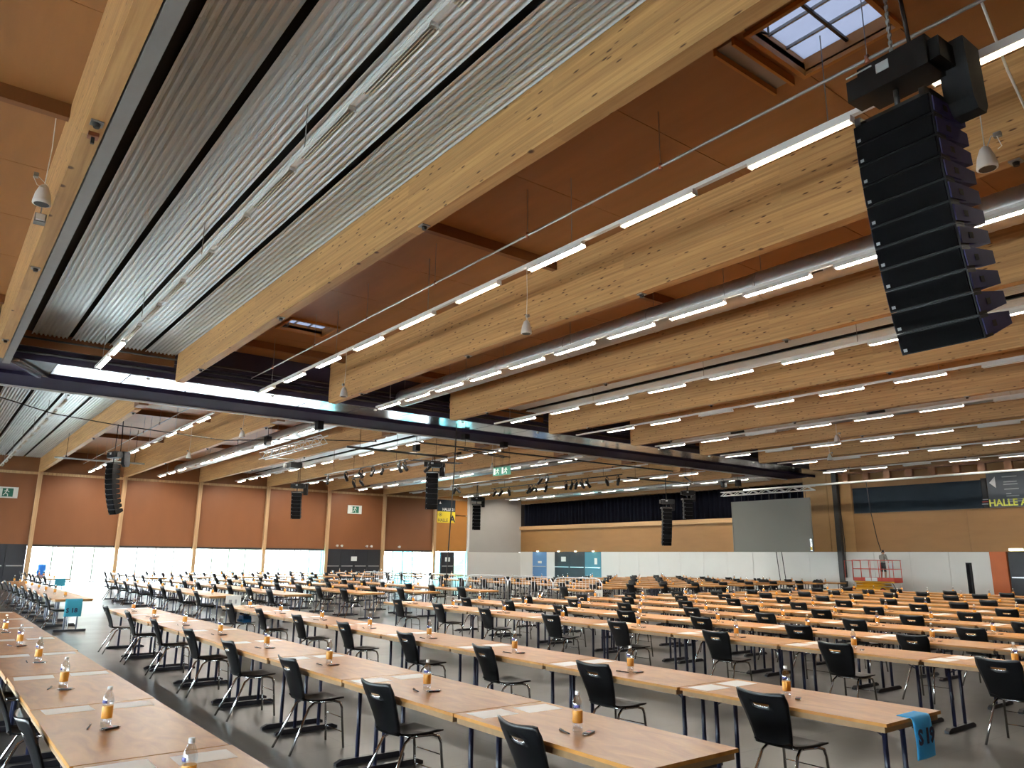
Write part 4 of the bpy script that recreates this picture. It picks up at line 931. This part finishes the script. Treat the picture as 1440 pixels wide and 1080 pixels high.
t = thing('paint_bucket', (43.15, 21.1, 1.4), 'white bucket hooked on the lift guard rail', 'bucket')
build(MB().lathe([(.12, 0), (.15, .26), (.155, .27)], 'bucket_white', 14), 'pail', t); build(MB().tube([(0, -.15, .26), (0, -.08, .40), (0, .08, .40), (0, .15, .26)], .006, 'aluminium', 5), 'handle', t)
# worker: one skinned figure, seen from behind, leaning to the wall
def person(loc, rz, label):
    J = {}; E_ = []; Rr = {}
    def j(n, p, r, par=None):
        J[n] = len(J); pts.append(p); Rr[J[n]] = r
        if par: E_.append((J[par], J[n]))
    pts = []
    j('pelvis', (0, 0, .90), (.15, .11)); j('waist', (.02, 0, 1.06), (.135, .10), 'pelvis'); j('chest', (.06, 0, 1.27), (.165, .115), 'waist'); j('neckb', (.09, 0, 1.43), (.075, .07), 'chest')
    j('neck', (.11, 0, 1.50), (.055, .055), 'neckb'); j('jaw', (.145, 0, 1.55), (.075, .08), 'neck'); j('head', (.14, 0, 1.635), (.092, .10), 'jaw'); j('crown', (.13, 0, 1.71), (.06, .065), 'head'); j('nose', (.252, 0, 1.61), (.014, .014), 'head')
    for s, n in ((1, 'l'), (-1, 'r')):
        j(n + 'hip', (0, .095 * s, .84), (.095, .095), 'pelvis'); j(n + 'knee', (.03, .12 * s, .47), (.062, .06), n + 'hip'); j(n + 'calf', (-.0, .125 * s, .32), (.058, .055), n + 'knee')
        j(n + 'ankle', (-.02, .13 * s, .09), (.04, .04), n + 'calf'); j(n + 'ball', (.10, .15 * s, .035), (.045, .032), n + 'ankle'); j(n + 'toe', (.17, .155 * s, .028), (.03, .025), n + 'ball')
        j(n + 'sh', (.07, .175 * s, 1.39), (.07, .07), 'chest')
        if s > 0: a = [(.12, .25, 1.18), (.28, .16, 1.36), (.33, .12, 1.42)]
        else: a = [(.08, -.27, 1.14), (.30, -.30, 1.12), (.37, -.30, 1.13)]
        j(n + 'el', a[0], (.048, .046), n + 'sh'); j(n + 'wr', a[1], (.03, .028), n + 'el'); j(n + 'palm', a[2], (.038, .022), n + 'wr')
        d = (Vector(a[2]) - Vector(a[1])).normalized()
        for q, (o, ln) in enumerate(((-.03, .06), (-.011, .075), (.009, .08), (.028, .072))):
            b = Vector(a[2]) + d * .045 + Vector((0, o, 0)); j(n + 'f%d' % q, tuple(b), (.010, .010), n + 'palm'); j(n + 'g%d' % q, tuple(b + d * ln * .6 + Vector((0, 0, -.025))), (.008, .008), n + 'f%d' % q)
        b = Vector(a[1]) + d * .03 + Vector((0, -.045 * s, .01)); j(n + 'th', tuple(b), (.011, .011), n + 'palm'); j(n + 'tt', tuple(b + d * .045), (.009, .009), n + 'th')
    me = bpy.data.meshes.new('worker'); me.from_pydata(pts, E_, []); o = bpy.data.objects.new('worker', me); COL.objects.link(o)
    o.modifiers.new('skin', 'SKIN'); sd = o.modifiers.new('sub', 'SUBSURF'); sd.levels = 2; sd.render_levels = 2
    if not me.skin_vertices: me.attributes  # layer is made with the modifier
    for i, r in Rr.items(): me.skin_vertices[0].data[i].radius = r
    me.skin_vertices[0].data[0].use_root = True
    bpy.context.view_layer.update()
    dg = bpy.context.evaluated_depsgraph_get(); m2 = bpy.data.meshes.new_from_object(o.evaluated_get(dg)); bpy.data.objects.remove(o)
    m2.materials.clear()
    for n in ('skin', 'shirt_grey', 'shorts_black', 'hair_dark'): m2.materials.append(MATS[n])
    for f in m2.polygons:
        c = f.center; f.use_smooth = True; k = 0
        arm = abs(c.y) > .21 or c.x > .2
        if c.z > 1.66 or (c.z > 1.56 and c.x < .13): k = 3
        elif 1.0 < c.z < 1.47 and not (arm and c.z < 1.24 and c.x > .11) and c.x < .2: k = 1
        elif .50 < c.z <= 1.0: k = 2
        elif c.z < .075: k = 2
        f.material_index = k
    p = thing('person', loc, label, 'person', None, rz); link('body', m2, p)
    e = MB()
    for s in (-1, 1): e.lathe([(.012, -.004), (.012, .004)], 'hair_dark', 8, (0, 0, 0), Matrix.Translation((.232, .035 * s, 1.64)) @ Matrix.Rotation(math.pi / 2, 4, 'Y'))
    e.box(.222, .232, -.025, .025, 1.555, 1.562, 'packet_red'); build(e, 'face', p)
    e = MB()
    for s in (-1, 1): e.lathe([(.03, -.01), (.035, 0), (.02, .012)], 'skin', 8, (0, 0, 0), Matrix.Translation((.13, .1 * s, 1.62)) @ Matrix.Rotation(math.pi / 2 * s, 4, 'X'))
    build(e, 'ear', p); return p
person((43.3, 21.66, .71), math.radians(-12), 'person in grey shirt and black shorts standing on the scissor lift')
# black column standing among the far right tables
t = thing('stand_column', (36.4, 14.42, 0), 'slim black upright column in front of the white right wall', 'column')
build(MB().box(-.09, .09, -.09, .09, .02, 1.76, 'black_plastic'), 'column_body', t); build(MB().lathe([(.28, 0), (.28, .015), (.05, .03)], 'black_plastic', 16), 'base_plate', t); build(MB().box(-.095, -.09, -.06, .06, .4, 1.7, 'speaker_grille'), 'grille', t)
